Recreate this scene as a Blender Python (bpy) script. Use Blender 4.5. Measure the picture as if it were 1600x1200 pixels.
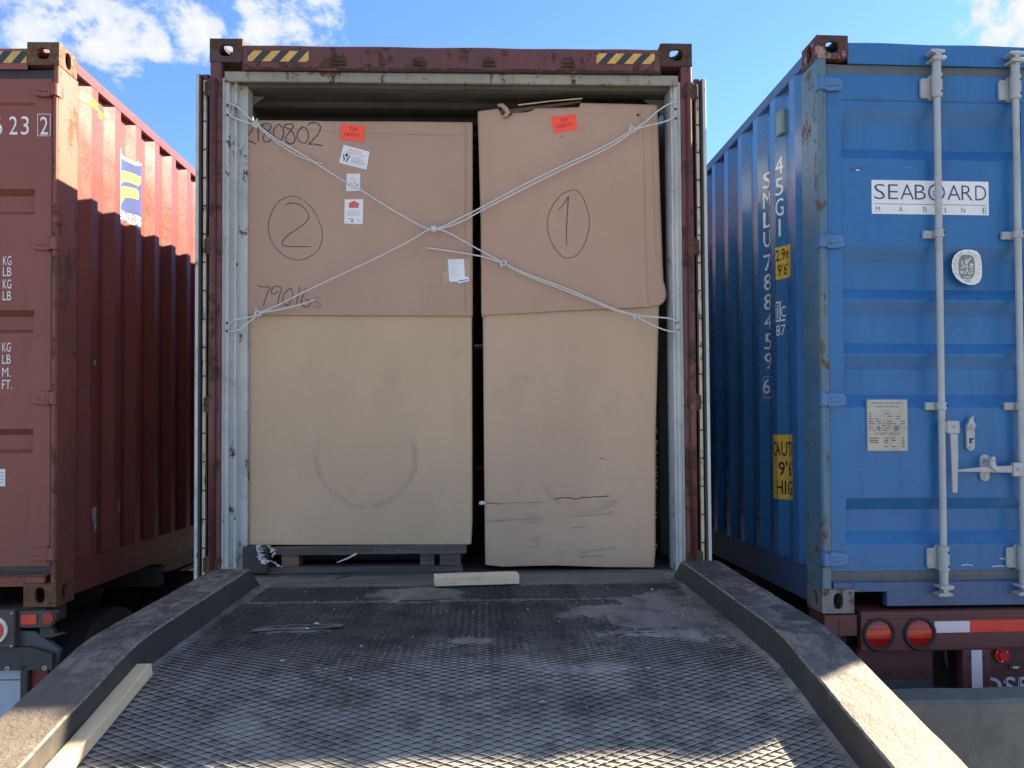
import bpy, bmesh, math, random
from mathutils import Vector, Matrix, noise as mnoise, Euler
random.seed(7)
SC = bpy.context.scene
COL = SC.collection
for o in list(bpy.data.objects): bpy.data.objects.remove(o)

# ------------------------------------------------------------------ camera
cam_d = bpy.data.cameras.new('camera'); cam = bpy.data.objects.new('camera', cam_d); COL.objects.link(cam)
cam_d.sensor_fit = 'HORIZONTAL'; cam_d.sensor_width = 36.0
cam_d.lens = 36.0*1238.394/1600.0
cam_d.shift_y = 47.34/1600.0
cam_d.clip_start = 0.05; cam_d.clip_end = 6000
r_ = Vector((0.999356, -0.035487, -0.005404)); f_ = Vector((0.035614, 0.999036, 0.025682)); u_ = Vector((0.004488, -0.025858, 0.999656))
M = Matrix(((r_.x, u_.x, -f_.x), (r_.y, u_.y, -f_.y), (r_.z, u_.z, -f_.z))).to_4x4()
M.translation = Vector((0.14196, -3.97337, 0.90013))
cam.matrix_world = M
SC.camera = cam
SC.render.resolution_x = 1024; SC.render.resolution_y = 768

# ------------------------------------------------------------------ light
SUN = Vector((1.27, 0.733, 1.0)).normalized()
EL = math.asin(SUN.z); AZ = math.atan2(SUN.x, SUN.y)
EXPO = 2.68
SC.view_settings.view_transform = 'Standard'
SC.view_settings.look = 'None'
SC.view_settings.exposure = EXPO
SC.view_settings.gamma = 1
w = bpy.data.worlds.new("World"); SC.world = w; w.use_nodes = True
wt = w.node_tree; wt.nodes.clear()

class NT:
    """small helper that wires shader nodes"""
    def __init__(s, tree): s.t = tree; s.n = tree.nodes; s.l = tree.links
    def put(s, sock, v):
        if isinstance(v, bpy.types.NodeSocket): s.l.new(v, sock)
        elif v is not None:
            if isinstance(v, (tuple, list)) and len(v) == 3 and sock.type == 'RGBA': v = (*v, 1)
            sock.default_value = v
    def math(s, op, a, b=None, c=None, clamp=False):
        n = s.n.new('ShaderNodeMath'); n.operation = op; n.use_clamp = clamp
        s.put(n.inputs[0], a)
        if b is not None: s.put(n.inputs[1], b)
        if c is not None: s.put(n.inputs[2], c)
        return n.outputs[0]
    def vmath(s, op, a, b=None, out=0):
        n = s.n.new('ShaderNodeVectorMath'); n.operation = op
        s.put(n.inputs[0], a)
        if b is not None: s.put(n.inputs[1], b)
        return n.outputs['Value'] if op in ('LENGTH', 'DISTANCE', 'DOT_PRODUCT') else n.outputs[0]
    def mix(s, f, a, b, mode='MIX'):
        n = s.n.new('ShaderNodeMix'); n.data_type = 'RGBA'; n.blend_type = mode
        s.put(n.inputs[0], f); s.put(n.inputs[6], a); s.put(n.inputs[7], b)
        return n.outputs[2]
    def step(s, x, a, b, lo=0., hi=1.):
        n = s.n.new('ShaderNodeMapRange'); n.interpolation_type = 'SMOOTHSTEP'
        s.put(n.inputs[0], x); n.inputs[1].default_value = a; n.inputs[2].default_value = b
        n.inputs[3].default_value = lo; n.inputs[4].default_value = hi
        return n.outputs[0]
    def map(s, vec, sc=(1, 1, 1), loc=(0, 0, 0), rot=(0, 0, 0)):
        n = s.n.new('ShaderNodeMapping'); s.put(n.inputs[0], vec)
        n.inputs['Scale'].default_value = sc; n.inputs['Location'].default_value = loc; n.inputs['Rotation'].default_value = rot
        return n.outputs[0]
    def noise(s, vec, scale=5, detail=6, rough=.6, dist=0):
        n = s.n.new('ShaderNodeTexNoise'); s.put(n.inputs['Vector'], vec)
        n.inputs['Scale'].default_value = scale; n.inputs['Detail'].default_value = detail
        n.inputs['Roughness'].default_value = rough; n.inputs['Distortion'].default_value = dist
        return n.outputs[0]
    def sep(s, v):
        n = s.n.new('ShaderNodeSeparateXYZ'); s.put(n.inputs[0], v); return n.outputs
    def comb(s, x, y, z):
        n = s.n.new('ShaderNodeCombineXYZ'); s.put(n.inputs[0], x); s.put(n.inputs[1], y); s.put(n.inputs[2], z); return n.outputs[0]
    def bump(s, h, strength=.3, dist=.01, nrm=None):
        n = s.n.new('ShaderNodeBump'); s.put(n.inputs['Height'], h)
        n.inputs['Strength'].default_value = strength; n.inputs['Distance'].default_value = dist
        if nrm is not None: s.l.new(nrm, n.inputs['Normal'])
        return n.outputs[0]

g = NT(wt)
sky = wt.nodes.new('ShaderNodeTexSky'); sky.sky_type = 'NISHITA'; sky.sun_disc = False
sky.sun_elevation = EL; sky.sun_rotation = AZ; sky.altitude = 600; sky.air_density = 1.0; sky.dust_density = 0.15; sky.ozone_density = 1.8
SKYSTR = 0.048
bg = wt.nodes.new('ShaderNodeBackground'); bg.inputs[1].default_value = SKYSTR
wo = wt.nodes.new('ShaderNodeOutputWorld')
tc = wt.nodes.new('ShaderNodeTexCoord'); dirv = tc.outputs['Generated']
# clouds: soft noise masks spread round fixed directions of the sky
blobs = [((-.445, .79, .43), .085), ((-.40, .81, .425), .062), ((-.372, .83, .412), .05), ((-.47, .77, .43), .09),
         ((-.352, .837, .414), .030), ((-.291, .852, .437), .05), ((-.24, .85, .462), .075),
         ((-.205, .866, .458), .055), ((-.178, .866, .47), .045), ((.498, .757, .427), .052), ((.53, .738, .412), .085), ((.6, .70, .40), .08),
         ((-.85, -.1, .45), .5), ((.4, -.8, .5), .6), ((-.3, -.9, .35), .6), ((0, -.15, 1), .62), ((-.5, -.5, .7), .55), ((.85, -.4, .4), .5)]  # unseen clouds overhead and behind, added as neutral fill light
m = None
for c_, rad in blobs:
    d = g.vmath('DISTANCE', dirv, Vector(c_).normalized()[:])
    k = g.math('SUBTRACT', 1.0, g.math('DIVIDE', d, rad*.92))
    m = k if m is None else g.math('MAXIMUM', m, k)
n1 = g.noise(g.map(dirv, (1, 1, 1.35)), 15, 8, .6, .35)
n2 = g.noise(g.map(dirv, (1, 1, 1.2)), 45, 6, .62, .2)
dens = g.math('ADD', g.math('MULTIPLY', g.math('MINIMUM', m, .75), 1.15), g.math('MULTIPLY', g.math('SUBTRACT', g.math('ADD', g.math('MULTIPLY', n1, .72), g.math('MULTIPLY', n2, .28)), .52), 6.0))
cm = g.step(dens, .05, .80)
thick = g.step(dens, .3, 1.7)
cl = 1.0/(2**EXPO*SKYSTR)
ccol = g.mix(thick, (.80*cl, .88*cl, 1.0*cl), (1.15*cl, 1.08*cl, .99*cl))
skyc = g.mix(1.0, sky.outputs[0], (.56, .73, .97), 'MULTIPLY')
g.put(bg.inputs[0], g.mix(g.math('MULTIPLY', cm, .93), skyc, ccol))
wt.links.new(bg.outputs[0], wo.inputs[0])

sd = bpy.data.lights.new('sun', 'SUN'); so = bpy.data.objects.new('sun', sd); COL.objects.link(so)
sd.energy = 4.3; sd.angle = math.radians(.53); sd.color = (1.0, .85, .62)
so.rotation_euler = SUN.to_track_quat('Z', 'Y').to_euler(); so.location = (8, 5, 9)

# ------------------------------------------------------------------ materials
def newmat(name):
    m = bpy.data.materials.new(name); m.use_nodes = True
    t = m.node_tree; t.nodes.clear(); g = NT(t)
    b = t.nodes.new('ShaderNodeBsdfPrincipled'); o = t.nodes.new('ShaderNodeOutputMaterial'); t.links.new(b.outputs[0], o.inputs[0])
    c = t.nodes.new('ShaderNodeTexCoord').outputs['Object']
    return m, g, b, c

def paint(name, col, col2=None, rust=.0, rustcol=(.16, .07, .035), grime=.25, rough=.45, bump=.15, scr=0., scrcol=(.5, .5, .5), spec=.5, grimecol=(.03, .028, .026), streak=1.0, scale=1.0, dent=.0):
    m, g, b, c = newmat(name)
    col2 = col2 or tuple(x*.8+.01 for x in col)
    big = g.noise(c, 1.7*scale, 7, .6)
    base = g.mix(g.step(big, .32, .68), col, col2)
    st = g.noise(g.map(c, (14, 14, .9)), 1.6*scale, 6, .65)
    base = g.mix(g.math('MULTIPLY', g.step(st, .48, .78), .35*streak), base, tuple(x*.55 for x in col))
    fine = g.noise(c, 38*scale, 8, .7)
    gr = g.math('MULTIPLY', g.step(g.math('ADD', g.math('MULTIPLY', g.noise(c, 4*scale, 9, .72), .75), g.math('MULTIPLY', fine, .25)), .47, .72), grime)
    base = g.mix(gr, base, grimecol)
    if scr > 0:
        s1 = g.noise(g.map(c, (1, 1, 9), rot=(0.3, .1, 0)), 14, 4, .6, .6)
        s2 = g.noise(c, 3, 3, .5)
        sm = g.math('MULTIPLY', g.step(s1, .70-.06*scr, .74), g.step(s2, .5, .62))
        base = g.mix(g.math('MULTIPLY', sm, .8), base, scrcol)
    rg = g.math('ADD', rough, g.math('MULTIPLY', g.math('SUBTRACT', fine, .5), .35))
    h = g.math('ADD', g.math('MULTIPLY', fine, .35), big)
    if rust > 0:
        rn = g.math('ADD', g.math('MULTIPLY', g.noise(c, 7*scale, 10, .74), .7), g.math('MULTIPLY', g.noise(g.map(c, (22, 22, 2.2)), 1, 6, .7), .3))
        th = .675-.3*rust
        rm = g.step(rn, th, th+.035)
        sk = g.noise(g.map(c, (16, 16, .8)), 1, 7, .7, .3)
        base = g.mix(g.math('MULTIPLY', g.step(sk, .60-.12*rust, .72), min(.6, .25+rust*.5)), base, tuple(x*.9+y*.25 for x, y in zip(rustcol, col)))
        rc = g.mix(g.step(fine, .35, .65), rustcol, tuple(x*.42 for x in rustcol))
        base = g.mix(rm, base, rc)
        rg = g.math('ADD', g.math('MULTIPLY', g.math('SUBTRACT', 1, rm), rg), g.math('MULTIPLY', rm, .9))
        h = g.math('ADD', h, g.math('MULTIPLY', rm, .25))
    g.put(b.inputs['Base Color'], base); g.put(b.inputs['Roughness'], rg)
    b.inputs['Specular IOR Level'].default_value = spec
    nb = g.bump(h, bump, .006)
    if dent > 0:
        nb = g.bump(g.noise(g.map(c, (1, .5, .8)), 2.6, 2, .5), dent, .05, nb)
    g.l.new(nb, b.inputs['Normal'])
    return m

def plain(name, col, rough=.6, var=.15, scale=20, spec=.5, metal=0, bump=.0, alpha=None):
    m, g, b, c = newmat(name)
    n = g.noise(c, scale, 6, .65)
    g.put(b.inputs['Base Color'], g.mix(g.step(n, .3, .7), tuple(x*(1-var) for x in col), tuple(min(1, x*(1+var)) for x in col)))
    b.inputs['Roughness'].default_value = rough; b.inputs['Metallic'].default_value = metal
    b.inputs['Specular IOR Level'].default_value = spec
    if bump: g.l.new(g.bump(n, bump, .004), b.inputs['Normal'])
    return m

RED = paint('red_door_paint', (.235, .064, .045), (.195, .057, .043), .1, grime=.12, rough=.5, scr=.3, scrcol=(.3, .1, .09))
REDSIDE = paint('red_side_paint', (.205, .050, .038), (.165, .044, .036), .16, grime=.22, rough=.36, scr=.3, scrcol=(.35, .3, .28), dent=.3)
REDPOST = paint('red_worn_post', (.25, .070, .045), (.20, .058, .038), .50, rustcol=(.17, .070, .033), grime=.45, rough=.6, bump=.5)
CASTR = paint('rusty_casting_red', (.15, .06, .04), (.11, .05, .035), .75, rustcol=(.17, .085, .045), grime=.55, rough=.7, bump=.7)
MAR = paint('maroon_paint', (.135, .036, .035), (.095, .030, .028), .50, rustcol=(.085, .038, .024), grime=.6, rough=.45, bump=.4)
MARD = paint('dark_maroon_paint', (.085, .030, .030), (.055, .024, .024), .75, rustcol=(.085, .045, .028), grime=.5, rough=.55, bump=.5)
BLUE = paint('blue_door_paint', (.011, .112, .31), (.019, .136, .35), .12, rustcol=(.12, .08, .06), grime=.2, rough=.38, scr=.7, scrcol=(.25, .35, .5), dent=.35)
BLUESIDE = paint('blue_side_paint', (.030, .135, .33), (.040, .155, .36), .12, grime=.2, rough=.27, spec=.6, scr=.5, scrcol=(.3, .33, .4), dent=.25)
BLUEPOST = paint('blue_worn_post', (.045, .145, .26), (.12, .18, .20), .42, rustcol=(.16, .10, .06), grime=.45, rough=.5, bump=.5, scr=1.2, scrcol=(.4, .42, .4))
BLUEDK = paint('blue_sill_paint', (.045, .10, .24), (.05, .10, .20), .2, rustcol=(.09, .06, .05), grime=.35, rough=.5, bump=.3)
CASTB = paint('rusty_casting_blue', (.42, .27, .22), (.20, .12, .10), .85, rustcol=(.10, .045, .04), grime=.45, rough=.65, bump=.7, scr=1, scrcol=(.5, .38, .32))
CASTB2 = paint('rusty_casting_pale', (.22, .24, .26), (.15, .15, .15), .55, rustcol=(.16, .10, .06), grime=.4, rough=.65, bump=.7)
WHT = paint('white_frame_paint', (.50, .52, .51), (.40, .43, .43), .38, rustcol=(.13, .085, .06), grime=.6, rough=.5, grimecol=(.16, .17, .17), bump=.3)
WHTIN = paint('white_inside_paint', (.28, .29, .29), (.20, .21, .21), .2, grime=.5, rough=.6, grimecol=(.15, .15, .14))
ROOFIN = paint('shaded_roof_inside', (.13, .135, .135), (.09, .095, .095), .2, grime=.5, rough=.7)  # white roof paint coloured much darker to hold the shade inside
CREAM = paint('dirty_cream_paint', (.30, .29, .235), (.22, .215, .185), .5, rustcol=(.13, .06, .045), grime=.5, rough=.6, grimecol=(.14, .13, .11), bump=.4)
GASK = paint('black_rubber_gasket', (.025, .026, .03), (.04, .04, .042), 0, grime=.3, rough=.7, bump=.3, streak=0)
GASKG = paint('weathered_gasket', (.115, .125, .13), (.085, .095, .11), .2, rustcol=(.16, .11, .09), grime=.45, rough=.75, bump=.4)
GALV = paint('grey_painted_rod', (.40, .42, .42), (.33, .36, .37), .18, rustcol=(.20, .16, .13), grime=.4, rough=.45, grimecol=(.13, .13, .13), bump=.3, scale=2)
CHAS = paint('trailer_maroon', (.105, .03, .034), (.085, .028, .032), .12, grime=.35, rough=.5, bump=.3)
BLK = paint('black_chassis', (.035, .038, .04), (.05, .052, .05), .2, rustcol=(.09, .055, .04), grime=.3, rough=.6, bump=.4, grimecol=(.07, .068, .06))
OLIVE = paint('dull_olive_paint', (.075, .075, .06), (.06, .06, .05), .2, rustcol=(.10, .06, .04), grime=.3, rough=.6)
DKBLUE = paint('dark_blue_chassis', (.065, .085, .115), (.045, .055, .07), .12, grime=.4, rough=.5)
PEEL_m, g, b, c = newmat('peeling_white_edge')
zz = g.sep(c)[2]
n = g.noise(g.map(c, (60, 60, 9)), 1, 8, .75); br = g.noise(g.comb(0, 0, zz), 9.5, 2, .6)
g.put(b.inputs['Base Color'], g.mix(g.step(g.math('ADD', g.math('MULTIPLY', n, .6), g.math('MULTIPLY', br, .4)), .41, .48), (.06, .055, .052), (.72, .63, .48)))  # warm tint painted into the peeling white for reflected light
b.inputs['Roughness'].default_value = .7
PEEL = PEEL_m
RUBBER = paint('tyre_rubber', (.022, .022, .024), (.035, .034, .033), 0, grime=.3, rough=.8, grimecol=(.06, .055, .05))
STEELG = paint('grey_steel_rim', (.25, .25, .25), None, .3, grime=.4)
WTXT = plain('white_lettering', (.74, .74, .74), .5, .15, 60)
WSTK = plain('white_sticker', (.68, .70, .72), .35, .05, 8)
BTXT = plain('black_lettering', (.02, .02, .022), .5, .1)
NAVY = plain('navy_lettering', (.03, .045, .15), .45, .1)
HZY = plain('yellow_tape', (.55, .36, .08), .4, .15, 25)
HZY2 = plain('bright_yellow_sticker', (.66, .42, .055), .55, .1, 12)
HZK = plain('black_tape', (.025, .027, .035), .4, .1)
HZG = plain('faded_grey_tape', (.06, .057, .05), .5, .15)
LOGOB = plain('blue_sticker', (.025, .05, .20), .6, .12, 14, spec=.2)
LOGOY = plain('yellow_sticker', (.62, .55, .02), .6, .06)
GREEN = plain('green_dot', (.05, .35, .22), .5)
ORNG = plain('orange_label', (1.0, .075, .025), .45, .03)
REDINK = plain('red_ink', (.55, .10, .10), .6, .2)
PINKINK = plain('faded_red_ink', (.60, .30, .31), .6, .2)
BLUEINK = plain('blue_ink', (.12, .2, .42), .6, .3)
GREYINK = plain('grey_ink', (.30, .34, .38), .6, .3)
SILV = plain('silver_emblem', (.60, .62, .58), .4, .1, 30, metal=.0)
EMBD = plain('emblem_grey', (.17, .20, .20), .4, .15, 30)
PLATE = paint('aluminium_plate', (.44, .42, .36), (.38, .36, .30), .12, rustcol=(.2, .15, .1), grime=.25, rough=.5, scale=3)
REDTAPE = plain('red_reflector_tape', (.62, .03, .03), .3, .08)
WHTAPE = plain('white_reflector_tape', (.62, .58, .66), .3, .05)
LREDD = plain('dark_red_lens', (.30, .012, .016), .12, .1)
LREDM = plain('orange_red_lens', (.50, .05, .025), .12, .1)
LREDB = plain('bright_red_lens', (.62, .04, .03), .2, .1)
PWHITE = paint('pale_blue_plate', (.42, .52, .62), (.36, .46, .58), .05, grime=.3, rough=.45, grimecol=(.1, .11, .12))
ROPE = plain('grey_white_rope', (.52, .55, .56), .6, .12, 120, bump=.3)
MARKER = plain('black_marker', (.062, .048, .048), .6, .2, 60)
MARKFAINT = plain('faint_marker', (.16, .125, .11), .7, .2, 60)
CRACK = plain('torn_board_shadow', (.05, .04, .035), .9, .3, 60)
TAPE = plain('clear_parcel_tape', (.38, .26, .165), .18, .05, 9, spec=.7)
DUSTM = plain('pale_litter', (.42, .41, .38), .7, .15)

def cardboard(name, col, stains=(), smear=None):
    m, g, b, c = newmat(name)
    s = g.sep(c)
    big = g.noise(g.map(c, (1, 1, .45)), 2.2, 5, .55)
    base = g.mix(g.step(big, .3, .7), tuple(x*.93 for x in col), tuple(x*1.05 for x in col))
    flute = g.noise(g.map(c, (150, 150, .8)), 1, 2, .5)
    base = g.mix(g.math('MULTIPLY', g.step(flute, .4, .7), .045), base, tuple(x*.6 for x in col))
    fib = g.noise(c, 220, 3, .7)
    base = g.mix(g.math('MULTIPLY', fib, .12), base, tuple(x*.7 for x in col))
    sc = g.noise(c, 7, 9, .7)
    base = g.mix(g.math('MULTIPLY', g.step(sc, .57, .78), .28), base, (.20, .15, .115))
    for (cx, cz, R, wd, amt, zlim) in stains:
        dx = g.math('SUBTRACT', s[0], cx); dz = g.math('SUBTRACT', s[2], cz)
        rr = g.math('SQRT', g.math('ADD', g.math('POWER', dx, 2), g.math('POWER', dz, 2)))
        wob = g.math('MULTIPLY', g.math('SUBTRACT', g.noise(c, 5, 3), .5), .05)
        q = g.math('ABSOLUTE', g.math('SUBTRACT', g.math('ADD', rr, wob), R))
        mk = g.math('MULTIPLY', g.step(q, 0, wd, 1, 0), g.step(dz, zlim, zlim-.12))
        mk = g.math('MULTIPLY', mk, g.step(g.noise(g.map(c, (1, 1, .6)), 9, 6, .7), .36, .66))
        base = g.mix(g.math('MULTIPLY', mk, amt), base, (.13, .11, .10))
    if smear:
        for (cx, cz, sx_, sz_, amt) in smear:
            dx = g.math('DIVIDE', g.math('SUBTRACT', s[0], cx), sx_); dz = g.math('DIVIDE', g.math('SUBTRACT', s[2], cz), sz_)
            rr = g.math('SQRT', g.math('ADD', g.math('POWER', dx, 2), g.math('POWER', dz, 2)))
            mk = g.math('MULTIPLY', g.step(rr, .3, 1.1, 1, 0), g.step(g.noise(g.map(c, (5, 5, 24)), 1, 7, .7), .45, .62))
            base = g.mix(g.math('MULTIPLY', mk, amt), base, (.22, .21, .24))
    g.put(b.inputs['Base Color'], base); b.inputs['Roughness'].default_value = .82; b.inputs['Specular IOR Level'].default_value = .25
    h = g.math('ADD', g.math('MULTIPLY', flute, .25), g.math('MULTIPLY', g.noise(g.map(c, (1, 1, .7)), 6, 4, .6), 1.0))
    g.l.new(g.bump(h, .35, .006), b.inputs['Normal'])
    return m
CARDB = cardboard('kraft_sleeve', (.485, .362, .248), stains=[(-.462, .79, .25, .026, .40, .14)])
CARDB1 = cardboard('kraft_sleeve_scuffed', (.47, .345, .245), stains=[(.677, .75, .255, .022, .25, -.02)], smear=[(.39, .42, .06, .20, .75), (.76, .53, .10, .07, .6), (.62, .30, .22, .05, .35), (.44, .60, .07, .05, .4), (.2, .46, .25, .02, .3)])
CARDC = cardboard('kraft_cap', (.405, .275, .208))
CARDC1 = cardboard('kraft_cap_worn', (.425, .285, .215))

def wood(name, col, col2, rough=.75, scale=1., axis=0, dirt=.3):
    m, g, b, c = newmat(name)
    sc = [26, 26, 26]; sc[axis] = 1.6
    gr = g.noise(g.map(c, tuple(x*scale for x in sc)), 1, 6, .6, .8)
    base = g.mix(g.step(gr, .35, .65), col, col2)
    d = g.noise(c, 16, 8, .75)
    base = g.mix(g.math('MULTIPLY', g.step(d, .5, .72), dirt), base, tuple(x*.3 for x in col))
    g.put(b.inputs['Base Color'], base); b.inputs['Roughness'].default_value = rough
    g.l.new(g.bump(gr, .4, .003), b.inputs['Normal'])
    return m
PINE = wood('fresh_pine', (.66, .50, .28), (.52, .38, .20), axis=1, dirt=.15)
PINEX = wood('pale_pine_offcut', (.76, .62, .45), (.60, .46, .31), axis=0, dirt=.4)
PALW = wood('dirty_grey_pallet_wood', (.115, .092, .078), (.060, .050, .045), axis=0, dirt=.6)
PALB = wood('brown_broken_wood', (.16, .10, .065), (.07, .05, .04), axis=0, dirt=.5)

def ground_mat(name, col, col2, sc=1., bump=.4):
    m, g, b, c = newmat(name)
    n = g.noise(c, 1.1*sc, 9, .7); f = g.noise(c, 60*sc, 6, .75)
    base = g.mix(g.step(n, .35, .65), col, col2)
    base = g.mix(g.math('MULTIPLY', g.step(f, .45, .7), .35), base, tuple(x*.5 for x in col))
    g.put(b.inputs['Base Color'], base); b.inputs['Roughness'].default_value = .9
    g.l.new(g.bump(g.math('ADD', n, f), bump, .01), b.inputs['Normal'])
    return m
YARD = ground_mat('yard_concrete', (.19, .175, .155), (.14, .13, .115))
CONC = paint('barrier_concrete', (.19, .192, .182), (.12, .125, .12), .1, rustcol=(.12, .11, .09), grime=.55, grimecol=(.06, .062, .06), rough=.9, bump=.9, scale=1.3, streak=1.6)

# deck: dirty steel with dark rubber marks, dusty further down and coloured paler there for missing light
m, g, b, c = newmat('dirty_ramp_steel')
s = g.sep(c)
n1 = g.noise(g.map(c, (1, .55, 1)), 2.3, 7, .62, .4); n2 = g.noise(c, 45, 6, .7); n3 = g.noise(g.map(c, (6, .7, 1)), 1.1, 6, .6)
base = g.mix(g.step(n1, .33, .66), (.165, .153, .136), (.34, .322, .288))
base = g.mix(g.step(s[1], -1.5, -1.15, 0., .55), base, (.10, .088, .076))
base = g.mix(g.math('MULTIPLY', g.step(n3, .47, .70), .65), base, (.055, .052, .052))
base = g.mix(g.math('MULTIPLY', g.step(s[1], -1.1, -2.1), .6), base, (.34, .315, .27))
base = g.mix(g.math('MULTIPLY', g.step(n2, .55, .72), .4), base, (.20, .20, .20))
base = g.mix(g.math('MULTIPLY', g.step(g.noise(c, 11, 9, .75), .46, .62), .6), base, (.055, .045, .039))
base = g.mix(g.math('MULTIPLY', g.step(g.noise(c, 3.1, 7, .65, .6), .52, .66), .38), base, (.045, .042, .045))
g.put(b.inputs['Base Color'], base); g.put(b.inputs['Roughness'], g.step(n1, .3, .7, .5, .8))
b.inputs['Specular IOR Level'].default_value = .25
g.l.new(g.bump(n2, .25, .004), b.inputs['Normal'])
DECK = m
m, g, b, c = newmat('worn_mesh_steel')
s = g.sep(c)
n1 = g.noise(g.map(c, (1, .55, 1)), 2.3, 7, .62, .4); n2 = g.noise(c, 60, 6, .7); n3 = g.noise(g.map(c, (6, .7, 1)), 1.1, 6, .6); n5 = g.noise(c, 3.1, 7, .65, .6)
base = g.mix(g.step(n1, .33, .66), (.32, .302, .275), (.68, .655, .60))
base = g.mix(g.math('MULTIPLY', g.step(n3, .47, .70), .6), base, (.085, .082, .082))
base = g.mix(g.math('MULTIPLY', g.step(s[1], -1.1, -2.1), .6), base, (.70, .66, .59))  # nearer strands coloured paler as well, for missing light
base = g.mix(g.math('MULTIPLY', g.step(n5, .52, .66), .38), base, (.11, .105, .105))
g.put(b.inputs['Base Color'], base); b.inputs['Roughness'].default_value = .5
b.inputs['Specular IOR Level'].default_value = .3
MESHM = m
m, g, b, c = newmat('smooth_dirty_plate')
n1 = g.noise(g.map(c, (.6, 2, 1)), 3, 8, .65); n2 = g.noise(c, 50, 6, .7)
base = g.mix(g.step(n1, .35, .65), (.060, .058, .056), (.135, .132, .124))
base = g.mix(g.math('MULTIPLY', g.step(n2, .5, .75), .35), base, (.19, .19, .18))
g.put(b.inputs['Base Color'], base); g.put(b.inputs['Roughness'], g.step(n1, .3, .7, .5, .75)); g.l.new(g.bump(g.math('ADD', n1, n2), .3, .006), b.inputs['Normal'])
PLATEM = m
m, g, b, c = newmat('worn_curb_top')
n1 = g.noise(g.map(c, (1, .7, 1)), 5, 9, .7, .3); n2 = g.noise(c, 60, 6, .7); n3 = g.noise(c, 17, 7, .72)
n4 = g.noise(g.map(c, (3.2, 1, 1)), 9, 10, .78, .5)
base = g.mix(g.step(n1, .42, .58), (.050, .043, .040), (.20, .17, .14))
base = g.mix(g.math('MULTIPLY', g.step(n4, .45, .56), .7), base, (.040, .036, .036))
base = g.mix(g.math('MULTIPLY', g.step(n3, .49, .57), .7), base, (.022, .022, .025))
s = g.sep(c); base = g.mix(g.math('MULTIPLY', g.step(s[1], -1.5, -2.1), .55), base, (.22, .18, .135))  # sunlit tan of the near stretch put into the colour
base = g.mix(g.math('MULTIPLY', g.step(n2, .55, .75), .3), base, (.26, .25, .23))
g.put(b.inputs['Base Color'], base); b.inputs['Roughness'].default_value = .62; g.l.new(g.bump(g.math('ADD', n3, g.math('MULTIPLY', n2, .5)), .8, .010), b.inputs['Normal'])
CURBT = m
CURBE = plain('chipped_curb_edge', (.17, .15, .125), .8, .55, 45, bump=.5)
CURBF = paint('dark_curb_side', (.034, .032, .031), (.052, .047, .042), .3, rustcol=(.12, .09, .06), grime=.3, rough=.6, grimecol=(.09, .08, .07), bump=.5, scr=.8, scrcol=(.2, .19, .17), streak=0)

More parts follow.
